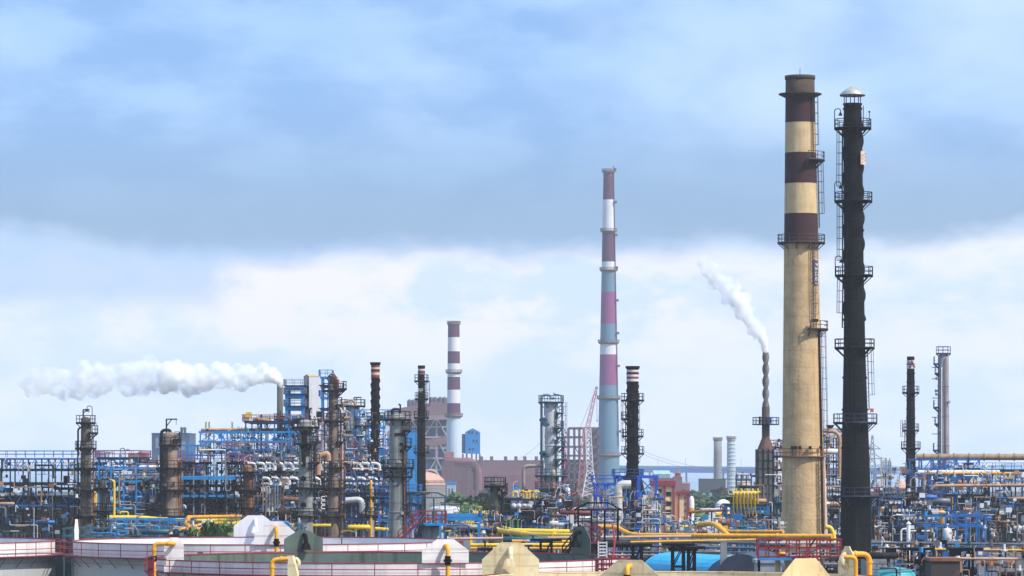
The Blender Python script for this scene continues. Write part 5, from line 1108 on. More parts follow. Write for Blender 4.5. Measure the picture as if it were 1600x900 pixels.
# barrel roof sheds
def barrel(label, px0, px1, yt, yb, d, dep, mat, end):
    x0, x1 = X(px0, d), X(px1, d); z0, z1 = Z(yb, d), Z(yt, d); t = thing('barrel_shed', label, 'shed', ((x0 + x1) / 2, d, 0)); m = MB(); n = 16; R = z1 - z0; yc = d + R * 1.1
    arc = [(yc - R * 1.1 * math.cos(PI * k / n), z0 + R * math.sin(PI * k / n)) for k in range(n + 1)]
    for (a, b) in zip(arc[:-1], arc[1:]): i = len(m.v); m.v += [(x0 + R * .8 * (1 - (a[1] - z0) / R) * -0, a[0], a[1]), (x1, a[0], a[1]), (x1, b[0], b[1]), (x0, b[0], b[1])]; m.face([i, i + 1, i + 2, i + 3], 0, True)
    m.build('roof', mat, t)
    for x in (x0, x1): m = MB(); m.poly([(x, a, z) for a, z in arc]); m.build('end_wall', end, t)
    MB().box(x0 + .02, x1 - .02, arc[0][0] + .02, arc[-1][0] - .02, 0, z0).build('wall', end, t)
def skew_barrel():
    d = 380; s = d / F; t = thing('barrel_shed', 'bright blue barrel-vaulted roof low in the middle', 'shed', (X(1080, d), d, 0)); n = 14
    # axis runs to the right and away; near end wall dark
    a0 = P(1048, 893, d + 14); a1 = P(1166, 893, d - 4); ax = (a1 - a0); u = Vector((ax.x, ax.y, 0)).normalized(); w = Vector((u.y, -u.x, 0)); R = 2.0; W = 3.3
    arc = [(-W * math.cos(PI * k / n), R * math.sin(PI * k / n)) for k in range(n + 1)]; b0 = a0; L = (a1 - a0).length - 2.2; m = MB()
    for (p, q) in zip(arc[:-1], arc[1:]):
        i = len(m.v)
        for (l, (e, h)) in ((0, p), (L, p), (L, q), (0, q)): v = b0 + u * l + w * e + Vector((0, 0, h)); m.v.append(tuple(v))
        m.face([i, i + 1, i + 2, i + 3], 0, True)
    m.build('roof', bluebarrel, t)
    m = MB(); m.poly([b0 + u * L + w * e + Vector((0, 0, h)) for e, h in arc]); m.poly([b0 + w * e + Vector((0, 0, h)) for e, h in arc][::-1])
    for e in (-W, W): p = b0 + w * e; q = p + u * L; m.poly([p, q, Vector((q.x, q.y, 0)), Vector((p.x, p.y, 0))])
    for l in (0, L): p = b0 + u * l - w * W; q = b0 + u * l + w * W; m.poly([p, q, Vector((q.x, q.y, 0)), Vector((p.x, p.y, 0))])
    m.build('wall', M('shed_navy', (.01, .035, .12), .5, var=.3), t)
skew_barrel()
def dark_barrel():
    d = 350; t = thing('barrel_shed', 'dark corrugated round-ended shed right of the blue barrel roof', 'shed', (X(1160, d), d, 0)); m = MB(); c = P(1158, 896, d); R = 2.1; n = 16
    arc = [(c.x - R * math.cos(PI * k / n), c.z + R * .85 * math.sin(PI * k / n)) for k in range(n + 1)]
    m.poly([(x, d, z) for x, z in arc] + [(c.x + R, d, 0), (c.x - R, d, 0)]); m.build('end_wall', M('shed_dark', (.02, .03, .06), .6, var=.4, streak=.4), t); m = MB()
    for p, q in zip(arc[:-1], arc[1:]): i = len(m.v); m.v += [(p[0], d, p[1]), (q[0], d, q[1]), (q[0] + 3, d + 14, q[1]), (p[0] + 3, d + 14, p[1])]; m.face([i, i + 1, i + 2, i + 3], 0, True)
    m.build('roof', M('shed_roof_dark', (.02, .05, .10), .6), t)
dark_barrel()
m = MB(); dome_tank('turquoise domed tank top low right of the fat black chimney', 1364, 1430, 900, 888, 372, teal, M('turquoise', (.05, .36, .42), .45, var=.2)); block('panel_shed', 'white ribbed shed wall under the red platform', 'shed', 1183, 1222, 880, None, 335, 4, M('ribbed_wall', (.30, .32, .36), .6, lines=.8), rh=.6)
block('panel_hut', 'dark barred hut low at the right edge', 'hut', 1455, 1500, 877, None, 360, 5, M('hut_dark', (.05, .04, .04), .8, spots=.5), rh=1.2, roofm=rust)
def dark_backing(label, px0, px1, yt, d, dep=6, mat=None):  # added dark box standing in for the shade inside the racks
    x0, x1 = X(px0, d), X(px1, d); z = Z(yt, d); t = thing('dark_backing', label, 'dark backing', ((x0 + x1) / 2, d, 0)); mat = mat or M('dark_backing_wall', (.028, .030, .036), .8, var=.6, scale=1.2, streak=.6, scol=(.08, .06, .05), lines=2.2)
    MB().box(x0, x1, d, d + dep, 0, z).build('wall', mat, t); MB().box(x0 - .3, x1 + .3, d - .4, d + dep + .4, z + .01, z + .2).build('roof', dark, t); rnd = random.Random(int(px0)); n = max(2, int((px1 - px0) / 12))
    for k in range(n):
        x = x0 + (x1 - x0) * (k + .5) / n; w = (x1 - x0) / n * .28
        for zz in (z - 1.6, z - 4.2, z - 6.8):
            if rnd.random() < .75: MB().box(x - w, x + w, d - .08, d + .05, zz - .7, zz + .5).build('backing_panel', rnd.choice((dgrey, blacks, navy, teal)), t)  # panels that break up the added dark box
dark_backing('dark shade block added behind the posts of the left unit', 196, 262, 768, 674); dark_backing('dark shade block added behind the blue canopy', 282, 372, 770, 656); dark_backing('long dark shade block added behind the elbow racks', 372, 470, 779, 684)
dark_backing('dark shade block added between the sooty and slim brown columns', 484, 534, 764, 688); dark_backing('dark shade block added behind the big yellow drum', 536, 614, 772, 686); dark_backing('dark shade block added behind the yellow bends', 784, 845, 789, 640); dark_backing('dark shade block added behind the navy cooler frame', 1392, 1478, 786, 606)
dark_backing('dark shade block added between the two tallest near chimneys', 1284, 1322, 760, 668); dark_backing('dark shade block added at the far left rack', -20, 118, 776, 676); dark_backing('dark shade block added at the far right rack', 1490, 1620, 778, 668); dark_backing('dark shade block added behind the grey pipe loops', 1000, 1030, 800, 628); dark_backing('dark shade block added behind the blue gooseneck stand', 1140, 1198, 806, 580)
# ---- clutter
LANDM = [(10, 'left edge'), (134, 'edge column'), (178, 'yellow riser'), (266, 'davit column'), (387, 'squat rusty column'), (478, 'sooty column'), (521, 'slim brown column'), (551, 'drum column'), (586, 'red-banded stack'), (622, 'broad grey column'), (658, 'numbered stack'), (774, 'olive column'), (820, 'yellow bends'), (861, 'large pale column'), (920, 'maroon stairs'), (988, 'furnace stack'), (1040, 'apartment block'), (1110, 'amber gooseneck'), (1165, 'yellow goosenecks'), (1196, 'twisted stack'), (1255, 'cream chimney'), (1336, 'fat black chimney'), (1384, 'floodlight mast'), (1423, 'ringed black stack'), (1471, 'amber vessel'), (1590, 'right edge')]
def near_what(px, py, y0, y1):
    a, nm = min(LANDM, key=lambda q: abs(q[0] - px)); f = (py - y0) / max(1, y1 - y0)
    return ('high' if f < .33 else 'midway' if f < .66 else 'low'), ('left of' if px < a - 6 else 'right of' if px > a + 6 else 'beside') + ' the ' + nm
SMALL = MB(); SMALLM = []
def clutter(px0, px1, y0, y1, d0, d1, n, seed, where, pal=None):
    rnd = random.Random(seed); pal = pal or [dark, dark, dark, grey, lgrey, whitep, blacks, rust, blue, navy, teal, copper, dgrey]
    names = {dark.name: 'dark', grey.name: 'grey', lgrey.name: 'pale grey', whitep.name: 'white', blacks.name: 'black', rust.name: 'rusty', blue.name: 'blue', navy.name: 'navy', teal.name: 'teal', copper.name: 'tan', dgrey.name: 'slate', yellow.name: 'yellow', white.name: 'bright white', cyan.name: 'bright blue', redst.name: 'maroon'}
    for i in range(n):
        d = rnd.uniform(d0, d1); mt = rnd.choice(pal); cn = names[mt.name]; k = rnd.random(); px = rnd.uniform(px0, px1); py = rnd.uniform(y0, y1); w = rnd.choice((1.2, 1.6, 2.0, 2.8)); lv, nr = near_what(px, py, y0, y1)
        def lab(kind): return '%s %s %s in %s, %s' % (cn, kind, lv, where, nr)
        if k < .42:
            ln = rnd.uniform(12, 45); a, b = px - ln / 2, px + ln / 2; pts = [(a, py, d), (b, py, d), (b, min(y1 + 25, py + rnd.uniform(8, 30)), d)]
            if rnd.random() < .5: pts = [(a, py - rnd.uniform(4, 12), d)] + pts
            if w < 1.5 or (w < 1.8 and d > 600):
                if mt not in SMALLM: SMALLM.append(mt)
                SMALL.pipe([P(*p) for p in pts], w * d / F / 2, n=6, m=SMALLM.index(mt)); continue
            group_pipe(lab('bent pipe'), 'bent pipes in %s' % where, pts, w, mt, n=6, name='bent_pipe')
        elif k < .62:
            yb = 724 + 20 * F / d - .1; pts = [(px, yb, d), (px, py, d)] + ([(px + rnd.choice((-5, 5, 8)), py, d)] if rnd.random() < .6 else [])
            group_pipe(lab('upright pipe'), 'upright pipes in %s' % where, pts, w, mt, n=6, name='riser_pipe')
        elif k < .78:
            c = P(px, py, d); r = rnd.uniform(.22, .5); m = MB(); ln = rnd.uniform(.8, 2.4); m.sweep([c - Vector((ln, 0, 0)), c - Vector((ln - r * .3, 0, 0)), c + Vector((ln - r * .3, 0, 0)), c + Vector((ln, 0, 0))], [r * .4, r, r, r * .4], 10)
            m.cyl(c - Vector((ln * .6, 0, 0)), c - Vector((ln * .6 - .15, 0, 0)), r * 1.25, n=10); m.beam(c + Vector((ln * .5, 0, -r * 2)), c + Vector((ln * .5, 0, 0)), .2); m.beam(c + Vector((-ln * .5, 0, -r * 2)), c + Vector((-ln * .5, 0, 0)), .2)
            tag(m.build('exchanger', mt), lab('little drum'), 'exchanger', 'little drums in %s' % where)
        elif k < .92:
            c = P(px, py, d); m = MB(); r = rnd.uniform(.14, .24); m.cyl(c - Vector((.7, 0, 0)), c + Vector((.7, 0, 0)), r, n=8)
            for q in (-.7, -.3, .3, .7): m.cyl(c + Vector((q - .05, 0, 0)), c + Vector((q + .05, 0, 0)), r * 1.7, n=8)
            m.cyl(c, c + Vector((0, 0, .8)), r * .5, n=6); m.cyl(c + Vector((0, 0, .75)), c + Vector((0, 0, .85)), r * 2, n=10); m.beam(c - Vector((0, 0, 1)), c, .1)
            tag(m.build('valve', mt), lab('handwheel valve'), 'valve', 'valves in %s' % where)
        else:
            c = P(px, py, d); m = MB(); m.box(c.x - .5, c.x + .5, c.y - .3, c.y + .3, c.z, c.z + rnd.uniform(.7, 1.3)); m.beam(c - Vector((.3, 0, .9)), c - Vector((.3, 0, -.02)), .1); m.beam(c + Vector((.3, 0, -.9)), c + Vector((.3, 0, .02)), .1)
            tag(m.build('control_box', mt), lab('control box'), 'control box', 'control boxes in %s' % where)
clutter(150, 300, 722, 830, 632, 668, 100, 1, 'the left unit')
clutter(270, 375, 750, 820, 625, 655, 50, 2, 'the canopy rack')
clutter(360, 610, 706, 770, 636, 668, 110, 3, 'the elbow racks')
clutter(360, 660, 765, 830, 600, 660, 130, 4, 'the lower racks')
clutter(313, 480, 676, 706, 674, 690, 30, 5, 'the truss bridge', [dark, grey, rust, whitep, copper, yellow])
clutter(386, 472, 648, 658, 678, 688, 14, 6, 'the upper deck', [dark, rust, copper, grey, yellow])
clutter(495, 600, 650, 760, 640, 690, 70, 7, 'the drum units', [dark, grey, lgrey, whitep, rust, copper, blue, redst])
clutter(786, 905, 785, 832, 600, 650, 60, 8, 'the cooler unit')
clutter(930, 1030, 775, 832, 575, 620, 55, 9, 'the furnace unit')
clutter(1040, 1225, 812, 834, 480, 560, 40, 10, 'the steamy unit', [dark, grey, whitep, blue, teal, rust, yellow, cyan])
clutter(1145, 1225, 740, 832, 574, 660, 45, 11, 'the heater unit')
clutter(1284, 1320, 680, 840, 600, 650, 50, 12, 'the narrow unit')
clutter(1360, 1480, 770, 845, 520, 600, 120, 13, 'the right units')
clutter(1430, 1520, 720, 790, 590, 640, 45, 14, 'the pipe bridge')
clutter(-40, 128, 722, 835, 620, 668, 60, 15, 'the far left rack')
clutter(1485, 1630, 735, 840, 560, 650, 60, 16, 'the far right rack')
clutter(700, 1000, 842, 868, 378, 430, 30, 17, 'the tank rack', [dark, dgrey, teal, blue, rust])
clutter(1000, 1330, 852, 895, 402, 440, 60, 18, 'the barrel rack', [dark, dark, blacks, dgrey, teal, grey])
clutter(1362, 1620, 855, 900, 360, 420, 60, 19, 'the right racks', [dark, dark, blacks, rust, grey, dgrey, copper])
clutter(160, 460, 815, 838, 530, 590, 60, 20, 'the rear racks', [dark, cyan, teal, whitep, grey, blue])
clutter(690, 780, 800, 835, 440, 560, 40, 21, 'the tree racks', [dark, grey, whitep, blue, rust, yellow])
clutter(870, 935, 790, 835, 520, 620, 30, 22, 'the stair unit', [dark, grey, whitep, blue, rust, redst])
for k, (px, h) in enumerate(((205, 715), (215, 712), (165, 712), (188, 706), (196, 708), (170, 712))):
    m = MB(); c = P(px, h, 640); m.sweep(fillet([(c.x, 640, Z(722, 640)), (c.x, 640, c.z + .6), (c.x + .7, 640, c.z + .6), (c.x + .7, 640, c.z + .2)], .35), .08, 6); tag(m.build('lamp_post', grey), 'small hooked lamp over the left unit deck', 'lamp', 'hooked lamps over the left unit')
def thin(px0, px1, y0, y1, d0, d1, n, seed):
    rnd = random.Random(seed); pal = [dark, whitep, lgrey, cyan, blue, copper, grey, rust, dgrey, teal, white]
    for mt in pal:
        if mt not in SMALLM: SMALLM.append(mt)
    for i in range(n):
        d = rnd.uniform(d0, d1); px, py = rnd.uniform(px0, px1), rnd.uniform(y0, y1); mi = SMALLM.index(rnd.choice(pal)); w = rnd.uniform(.7, 1.3); k = rnd.random()
        if k < .35: SMALL.pipe([P(px, py, d), P(px, py - rnd.uniform(5, 16), d), P(px + rnd.choice((-4, 4, 7)), py - rnd.uniform(5, 16), d)], w * d / F / 2, n=5, m=mi)
        elif k < .6: SMALL.pipe([P(px, py, d), P(px + rnd.uniform(4, 18), py, d)], w * d / F / 2, n=5, m=mi)
        elif k < .8: c = P(px, py, d); SMALL.cyl(c, c + Vector((0, 0, rnd.uniform(.3, .8))), rnd.uniform(.1, .25), n=7, m=mi); SMALL.cyl(c + Vector((0, 0, .1)), c + Vector((0, 0, .18)), .32, n=7, m=mi)
        else: c = P(px, py, d); q = rnd.uniform(.15, .4); SMALL.box(c.x - q, c.x + q, c.y, c.y + .3, c.z, c.z + q * 1.6, mi)
for k, a in enumerate(((150, 300, 722, 832, 620, 640, 260), (300, 470, 700, 806, 612, 640, 330), (470, 612, 650, 830, 600, 650, 420), (313, 480, 672, 706, 668, 690, 90), (786, 905, 765, 834, 590, 645, 240), (930, 1035, 770, 834, 560, 612, 150), (1040, 1225, 812, 836, 480, 560, 130), (1285, 1320, 680, 840, 600, 650, 120), (1362, 1640, 730, 848, 500, 620, 520), (150, 470, 816, 838, 520, 590, 260), (-40, 130, 722, 835, 600, 660, 160), (690, 785, 805, 838, 430, 560, 120), (1000, 1330, 850, 895, 402, 440, 150), (1362, 1640, 852, 900, 362, 420, 200), (1200, 1226, 690, 830, 600, 650, 70))): thin(*a, 100 + k)
tag(SMALL.build('small_pipework', SMALLM, base=(0, 0, 0)), 'mass of thin small-bore pipes threading all the refinery racks', 'pipework', kind='stuff')
# long low roofs
def roof_slab(label, px0, px1, y, d, dep, mat, rise=3):
    x0, x1 = X(px0, d), X(px1, d); z = Z(y, d); h = rise * d / F; t = thing('shed_roof', label, 'shed', ((x0 + x1) / 2, d, 0)); m = MB()
    m.poly([(x0, d, z - h), (x1, d, z - h), (x1, d + dep / 2, z), (x0, d + dep / 2, z)]); m.poly([(x0, d + dep / 2, z), (x1, d + dep / 2, z), (x1, d + dep, z - h), (x0, d + dep, z - h)])
    m.poly([(x0, d, z - h), (x0, d + dep / 2, z), (x0, d + dep, z - h)]); m.poly([(x1, d, z - h), (x1, d + dep, z - h), (x1, d + dep / 2, z)]); m.build('roof', mat, t)
    MB().box(x0 + .1, x1 - .1, d + .1, d + dep - .1, 0, z - h - .01).build('wall', M('shed_wall', (.25, .27, .30), .8), t)
for a, b, y, d, mt, lab in ((214, 255, 727, 690, white, 'white curved shed roof above the left unit'), (1360, 1400, 868, 470, M('roof_grey', (.3, .32, .35), .7), 'grey low shed roof right of the black chimney'), (700, 860, 812, 760, whitep, 'long whitish shed roof before the trees'), (880, 935, 806, 720, white, 'white low roof left of the furnace frame'), (895, 942, 793, 800, M('roof_blue_grey', (.4, .44, .5), .6), 'pale blue-grey roof behind the stairs'),
        (160, 300, 818, 610, M('roof_teal', (.05, .25, .38), .6), 'teal low roof behind the yellow main'), (1040, 1140, 836, 640, M('roof_dark', (.10, .11, .13), .8), 'dark low roof behind the steam wisps'), (1365, 1600, 850, 620, M('roof_brown', (.12, .10, .10), .8), 'brown low roof behind the right unit')): roof_slab(lab, a, b, y, d, 14, mt)
# ---------------------------------------------------------------- foreground tanks
def open_tank(label, px, dn, R, rim_y, wallm, innerm, rail_h, shields, red_rim=True, a_rail=(150, 390), legs=True, walkw=1.0, stripm=None):
    yc = dn + R; x = X(px, yc); z = Z(rim_y, dn); t = thing('storage_tank', label, 'tank', (x, yc, 0)); n = 128
    MB().lathe(x, yc, [(R, 0), (R, z - rail_h - .03), ], n).build('shell', wallm, t)
    MB().lathe(x, yc, [(R, z - rail_h - .03), (R, z)], n).build('top_course', stripm or wallm, t)
    MB().lathe(x, yc, [(R - .04, z), (R - .04, 6)], n).build('inner_wall', innerm, t)
    MB().lathe(x, yc, [(R + .03, z - .05), (R + .03, z + .03), (R - .07, z + .03), (R - .07, z - .05), (R + .03, z - .05)], n).build('rim', redrail if red_rim else wallm, t)
    m = MB(); m.lathe(x, yc, [(R - .1, 6.4), (R - 1.2, 6.6), (R - 1.3, 6.1), (.1, 6.1)], n); m.build('floating_roof', M('floating_roof', (.35, .34, .34), .7, var=.3, spots=.4), t)
    zw = z - rail_h; m = MB(); m.lathe(x, yc, [(R + .02, zw - .1), (R + walkw, zw - .1), (R + walkw, zw), (R + .02, zw)], n); wk = m.build('wind_girder', redst if red_rim else rustcream, t)
    for k in range(48):
        m = MB(); a = 2 * PI * k / 48; c, s = math.cos(a), math.sin(a); m.beam((x + (R + walkw - .1) * c, yc + (R + walkw - .1) * s, zw - .12), (x + (R + .02) * c, yc + (R + .02) * s, zw - .12 - walkw * .9), .07)
        m.build('bracket', grey, t)
    pts = [(x + (R + walkw - .05) * math.cos(2 * PI * k / 72), yc + (R + walkw - .05) * math.sin(2 * PI * k / 72), zw) for k in range(72)]
    m = MB(); m.rail(pts, rail_h, 2 * PI * R / 72 * 2.02, .033, close=True, mids=1); m.build('railing', redrail, t)
    for sh in shields:
        ang, w, h, hs, mat, kind = sh[:6]; A = D2R(ang); c, s = math.cos(A), math.sin(A); o = Vector((x + (R + .12) * c, yc + (R + .12) * s, z)); u = Vector((-s, c, 0)); turn = D2R(sh[7]) if len(sh) > 7 else 0; nrm = Vector((math.cos(A + turn), math.sin(A + turn), 0)); u = Vector((-nrm.y, nrm.x, 0)); low = -1.6 if turn else -.05
        flat = sh[6] if len(sh) > 6 else .25; prof = [(-w / 2, low), (w / 2, low), (w / 2, hs), (w * flat, h), (-w * flat, h), (-w / 2, hs)]
        m = MB(); f = [o + u * a + Vector((0, 0, b)) for a, b in prof]; g = [p + nrm * .06 for p in f]
        m.poly(f); m.poly(g[::-1])
        for i in range(6): j = (i + 1) % 6; m.poly([f[j], f[i], g[i], g[j]])
        m.poly([o + u * (-w / 2) + Vector((0, 0, hs * .8)), o + u * (w / 2) + Vector((0, 0, hs * .8)), o + u * (w / 2) + Vector((0, 0, hs * .8 + .04)) + nrm * .09, o + u * (-w / 2) + Vector((0, 0, hs * .8 + .04)) + nrm * .09])
        sp = m.build('foam_shield', mat, t)
        if kind in ('pipe', 'both'):
            pm = yellow if kind == 'pipe' else oyel; q = o + nrm * .2 + Vector((0, 0, h * .72)); m = MB(); m.pipe([q - nrm * .25, q + nrm * .55, q + nrm * .55 - Vector((0, 0, h * .72 + 2.6))], .17, .45, 12); m.build('foam_pipe', oyel, sp)
            m = MB(); e = q + nrm * .55 - Vector((0, 0, h * .72 - .2)); m.cyl(e - Vector((0, 0, .35)), e + Vector((0, 0, .35)), .23, n=10); m.cyl(e - Vector((0, 0, .1)), e + Vector((0, 0, .1)), .32, n=10); m.build('foam_chamber', blacks, sp)
        if kind == 'pipeside':
            q = o + nrm * .1 + Vector((0, 0, h * .72)); m = MB(); m.pipe([q, q + nrm * 1.7, q + nrm * 1.7 - Vector((0, 0, h + 3))], .19, .6, 12, flanges=1.1); m.build('foam_pipe', oyel, sp)
            m = MB(); m.sweep([q - nrm * (.5 * math.sin(k * PI / 8)) - Vector((0, 0, .45 * (1 - math.cos(k * PI / 8)))) for k in range(9)], [.24] * 9, 12); m.build('deflector', mat, sp)
        if kind == 'pipeleft':
            q = o + nrm * .1 + Vector((0, 0, h * .74)); e = q + nrm * .5; f2 = e + Vector((-1.55, -.2, 0)); m = MB(); m.pipe([q, e, f2, f2 - Vector((0, 0, h + 4))], .16, .4, 12, flanges=.8); m.build('foam_pipe', oyel, sp)
            m = MB(); m.cyl(f2 - Vector((0, 0, 1.35)), f2 - Vector((0, 0, .95)), .24, n=10); m.build('foam_chamber', blacks, sp)
        if kind in ('deflector', 'darkdeflector'):
            q = o - nrm * .05 + Vector((0, 0, h * .80)); m = MB(); dm = white if kind == 'deflector' else blacks
            m.sweep([q, q - nrm * .35 - Vector((0, 0, .05)), q - nrm * .5 - Vector((0, 0, .4)), q - nrm * .5 - Vector((0, 0, .75))], [.17, .18, .18, .2], 12)
            b = q - nrm * .5 - Vector((0, 0, .7)); i = len(m.v)
            tp = [b + u * a * .22 + nrm * e * .2 for a, e in ((-1, -1), (1, -1), (1, 1), (-1, 1))]; bt = [b - Vector((0, 0, .55)) + u * a * .36 + nrm * e * .3 for a, e in ((-1, -1), (1, -1), (1, 1), (-1, 1))]
            m.poly(tp); m.poly(bt[::-1])
            for k in range(4): j = (k + 1) % 4; m.poly([tp[j], tp[k], bt[k], bt[j]])
            m.build('deflector', dm if mat is not tankcream else tankcream, sp)
    return t, x, yc, z
def ang_for(px, x, yc, R, near):
    """angle on the rim whose point projects to picture column px"""
    best = None
    for k in range(0, 3600):
        a = 2 * PI * k / 3600
        if (math.sin(a) < 0) != near: continue
        e = abs((x + R * math.cos(a)) * F / (yc + R * math.sin(a)) + 800 - px)
        if best is None or e < best[0]: best = (e, a)
    return math.degrees(best[1])
T2 = dict(px=412, dn=345, R=17.9); T1 = dict(px=605, dn=290, R=18.5); T0 = dict(px=1060, dn=250, R=13.1)
def A(T, px, near): yc = T['dn'] + T['R']; return ang_for(px, X(T['px'], yc), yc, T['R'], near)
open_tank('large white open-topped tank with red railing at left, rear one', T2['px'], T2['dn'], T2['R'], 851, M('tank_shell_grey', (.46, .47, .46), .6, lines=1.8, var=.1, scale=.5, streak=.3, scol=(.2, .2, .2)), tankin, 1.26,
    [(A(T2, 399, False), 4.3, 2.15, 1.1, tankin, 'deflector', .18), (A(T2, 431, True), 3.9, 2.1, .95, tankw, 'pipe', .14), (A(T2, 122, False), 1.6, 2.0, .9, tankw, 'none')], stripm=tankw)
open_tank('large open tank with dark green inside wall and red railing, before the white one', T1['px'], T1['dn'], T1['R'], 880, tankw, tankgreen, .92,
    [(A(T1, 475, False), 3.5, 1.85, 1.15, tankgreen, 'darkdeflector', .14), (A(T1, 274, True), 1.55, 1.75, 1.15, tankw, 'pipeleft', .2, A(T1, 274, True) * -1 - 84 + 360), (A(T1, 695, True), 3.65, 1.8, .95, tankw, 'pipe', .18), (A(T1, 905, False), 2.9, 2.3, 1.3, tankgreen, 'darkdeflector', .2)])
open_tank('cream open tank with large gabled shield plates, nearest one', T0['px'], T0['dn'], T0['R'], 911, tankcream, tankcream, .9,
    [(A(T0, 800, False), 4.0, 2.25, 1.05, tankcream, 'deflector', .17, 90 - A(T0, 800, False)), (A(T0, 985, True), 4.9, 1.5, .1, tankcream, 'pipe', .16), (A(T0, 1256, True), 4.4, 1.55, .3, rustcream, 'none', .2), (A(T0, 1321, False), 2.6, 2.0, .9, tankcream, 'pipeside', .12)], red_rim=False)
open_tank('white open tank at the far left beyond the rear one', -212, 345, 17.9, 851, MATS['tank_shell_grey'], tankin, 1.26, [], stripm=tankw)
# lone shield plate & pipe at the left of the front tank
t = thing('foam_monitor', 'cream slanted plate with an orange pipe hooking left, at bottom left', 'foam pipe', (X(455, 270), 270, 0)); d = 270; s = d / F
m = MB(); o = P(455, 900, d); pr = [(-.28, -12), (.42, -12), (.40, .25), (.08, 1.42), (-.25, 1.42)]
f = [Vector((o.x + a, d, max(0, o.z + b))) for a, b in pr]; g = [p + Vector((.12, .35, 0)) for p in f]; m.poly(f); m.poly(g[::-1])
for i in range(5): j = (i + 1) % 5; m.poly([f[j], f[i], g[i], g[j]])
m.build('plate', tankcream, t); m = MB(); m.pipe([P(450, 873, d), P(425, 875, d), P(425, 1150, d)], .16, .35, 12, flanges=.9); m.build('pipe', oyel, t)
m = MB(); c = P(461, 880, d + .6); m.sweep([c + Vector((.25 * math.sin(k * PI / 6), 0, .3 * math.cos(k * PI / 6))) for k in range(7)], .16, 12); m.build('deflector', tankcream, t)
# floodlights on the tank rims
for (px, py, d, lab) in ((176, 844, 378, 'round black spotlight on the rear tank rim at left'), (313, 867, 325, 'round black spotlight on the green tank rim'), (534, 838, 378, 'small black spotlight on the rear tank rim by the yellow drum'), (752, 869, 330, 'small dark lamp on the green tank rim behind the cream shield')):
    c = P(px, py, d); t = thing('spotlight', lab, 'spotlight', c - Vector((0, 0, .6))); MB().cyl(c - Vector((0, 0, 1.1)), c, .05, n=6).build('post', blacks, t); m = MB(); r = .30 if px < 500 else .2; m.cyl(c + Vector((0, .25, 0)), c - Vector((0, .12, 0)), r * .6, r, 16); h = m.build('housing', blacks, t); MB().cyl(c - Vector((0, .125, 0)), c - Vector((0, .15, 0)), r * .85, n=16).build('lens', dgrey, h)
# ---- gauging platforms with canopies
def gauge_hut(label, px0, px1, ydeck, yroof, yap, d, dep, railm, canm, drum=None, tilt=0.0, rx0=None, rx1=None):
    x0, x1 = X(px0, d), X(px1, d); z = Z(ydeck, d); zr = Z(yroof, d); za = Z(yap, d); t = thing('gauge_platform', label, 'platform', ((x0 + x1) / 2, d, 0))
    MB().box(x0, x1, d, d + dep, z - .22, z).build('deck', cyan if canm is teal else redst, t); MB().rail([(x0, d, z), (x1, d, z), (x1, d + dep, z), (x0, d + dep, z)], 1.25, .9, .045, close=True, mids=2).build('railing', railm, t)
    xa, xb = X(px0 if rx0 is None else rx0, d), X(px1 if rx1 is None else rx1, d)
    for f in (.08, .36, .64, .92):
        for q in (.1, dep - .1): x = xa + (xb - xa) * f; MB().box(x - .05, x + .05, d + q - .05, d + q + .05, z, zr).build('canopy_post', canm, t)
    xm = (xa + xb) / 2; m = MB(); w = (xb - xa) * .22
    pr = [(xa, zr), (xm - w, za), (xm + w, za), (xb, zr + tilt)]
    for y in (d - .3, d + dep / 2, d + dep + .3):
        for (a, b) in zip(pr[:-1], pr[1:]): m.beam((a[0], y, a[1]), (b[0], y, b[1]), .1)
        m.beam((xa, y, zr), (xb, y, zr + tilt), .08)
    for f in (0, .15, .3, .4, .5, .6, .7, .85, 1):
        xx = xa + (xb - xa) * f; zz = za if abs(xx - xm) < w else (zr + (za - zr) * (xx - xa) / (xm - w - xa) if xx < xm else zr + tilt + (za - zr - tilt) * (xb - xx) / (xb - xm - w)); m.beam((xx, d - .3, zz), (xx, d + dep + .3, zz), .07)
        m.beam((xx, d - .3, zz), (xx, d - .3, zr), .045)
    m.build('canopy_frame', canm, t)
    m = MB(); rnd = random.Random(int(px0))
    for k in range(5):
        x = x0 + (x1 - x0) * (k + .5) / 5; m.cyl((x, d + dep / 2, z), (x, d + dep / 2, z + rnd.uniform(.5, 1.5)), .09, n=8); m.cyl((x, d + dep / 2, z + .5), (x, d + dep / 2, z + .6), .22, n=10)
    m.build('gauge_fittings', grey, t)
    if drum: a, b, mt = drum; xc = (X(a, d) + X(b, d)) / 2; MB().lathe(xc, d + dep / 2, [((X(b, d) - X(a, d)) / 2, 0), ((X(b, d) - X(a, d)) / 2, z - .24), (.01, z - .24)], 28).build('support_drum', mt, t)
    else:
        for xx in (x0 + .3, x1 - .3):
            for q in (.3, dep - .3): MB().box(xx - .09, xx + .09, d + q - .09, d + q + .09, 0, z - .22).build('leg', canm, t)
    return t
gauge_hut('green canopied platform with red railing on a grey drum, beside the white tank', 641, 697, 818, 778, 770, 392, 3, redrail, teal, drum=(659, 686, M('drum_grey', (.22, .22, .22), .8, streak=.6)), rx0=637, rx1=700)
stairs('dark steel stair descending left from the green canopied platform', 622, 846, 652, 818, 384, mat=redst); stairs('second dark stair under the green canopied platform', 648, 846, 662, 819, 380, mat=dark)
gauge_hut('black canopied platform with maroon railing at the right of the green tank', 906, 938, 846, 797, 786, 330, 3, redst, blacks, drum=None, rx0=898, rx1=972)
stairs('black stair descending left from the black canopied platform', 879, 872, 908, 838, 322, mat=blacks)
MB_ = MB().box(X(911, 331), X(934, 331), 331.5, 333, 0, Z(850, 331)); tag(MB_.build('support_wall', M('pier_dark', (.05, .05, .045), .9)), 'dark pier under the black canopied platform', 'pier')
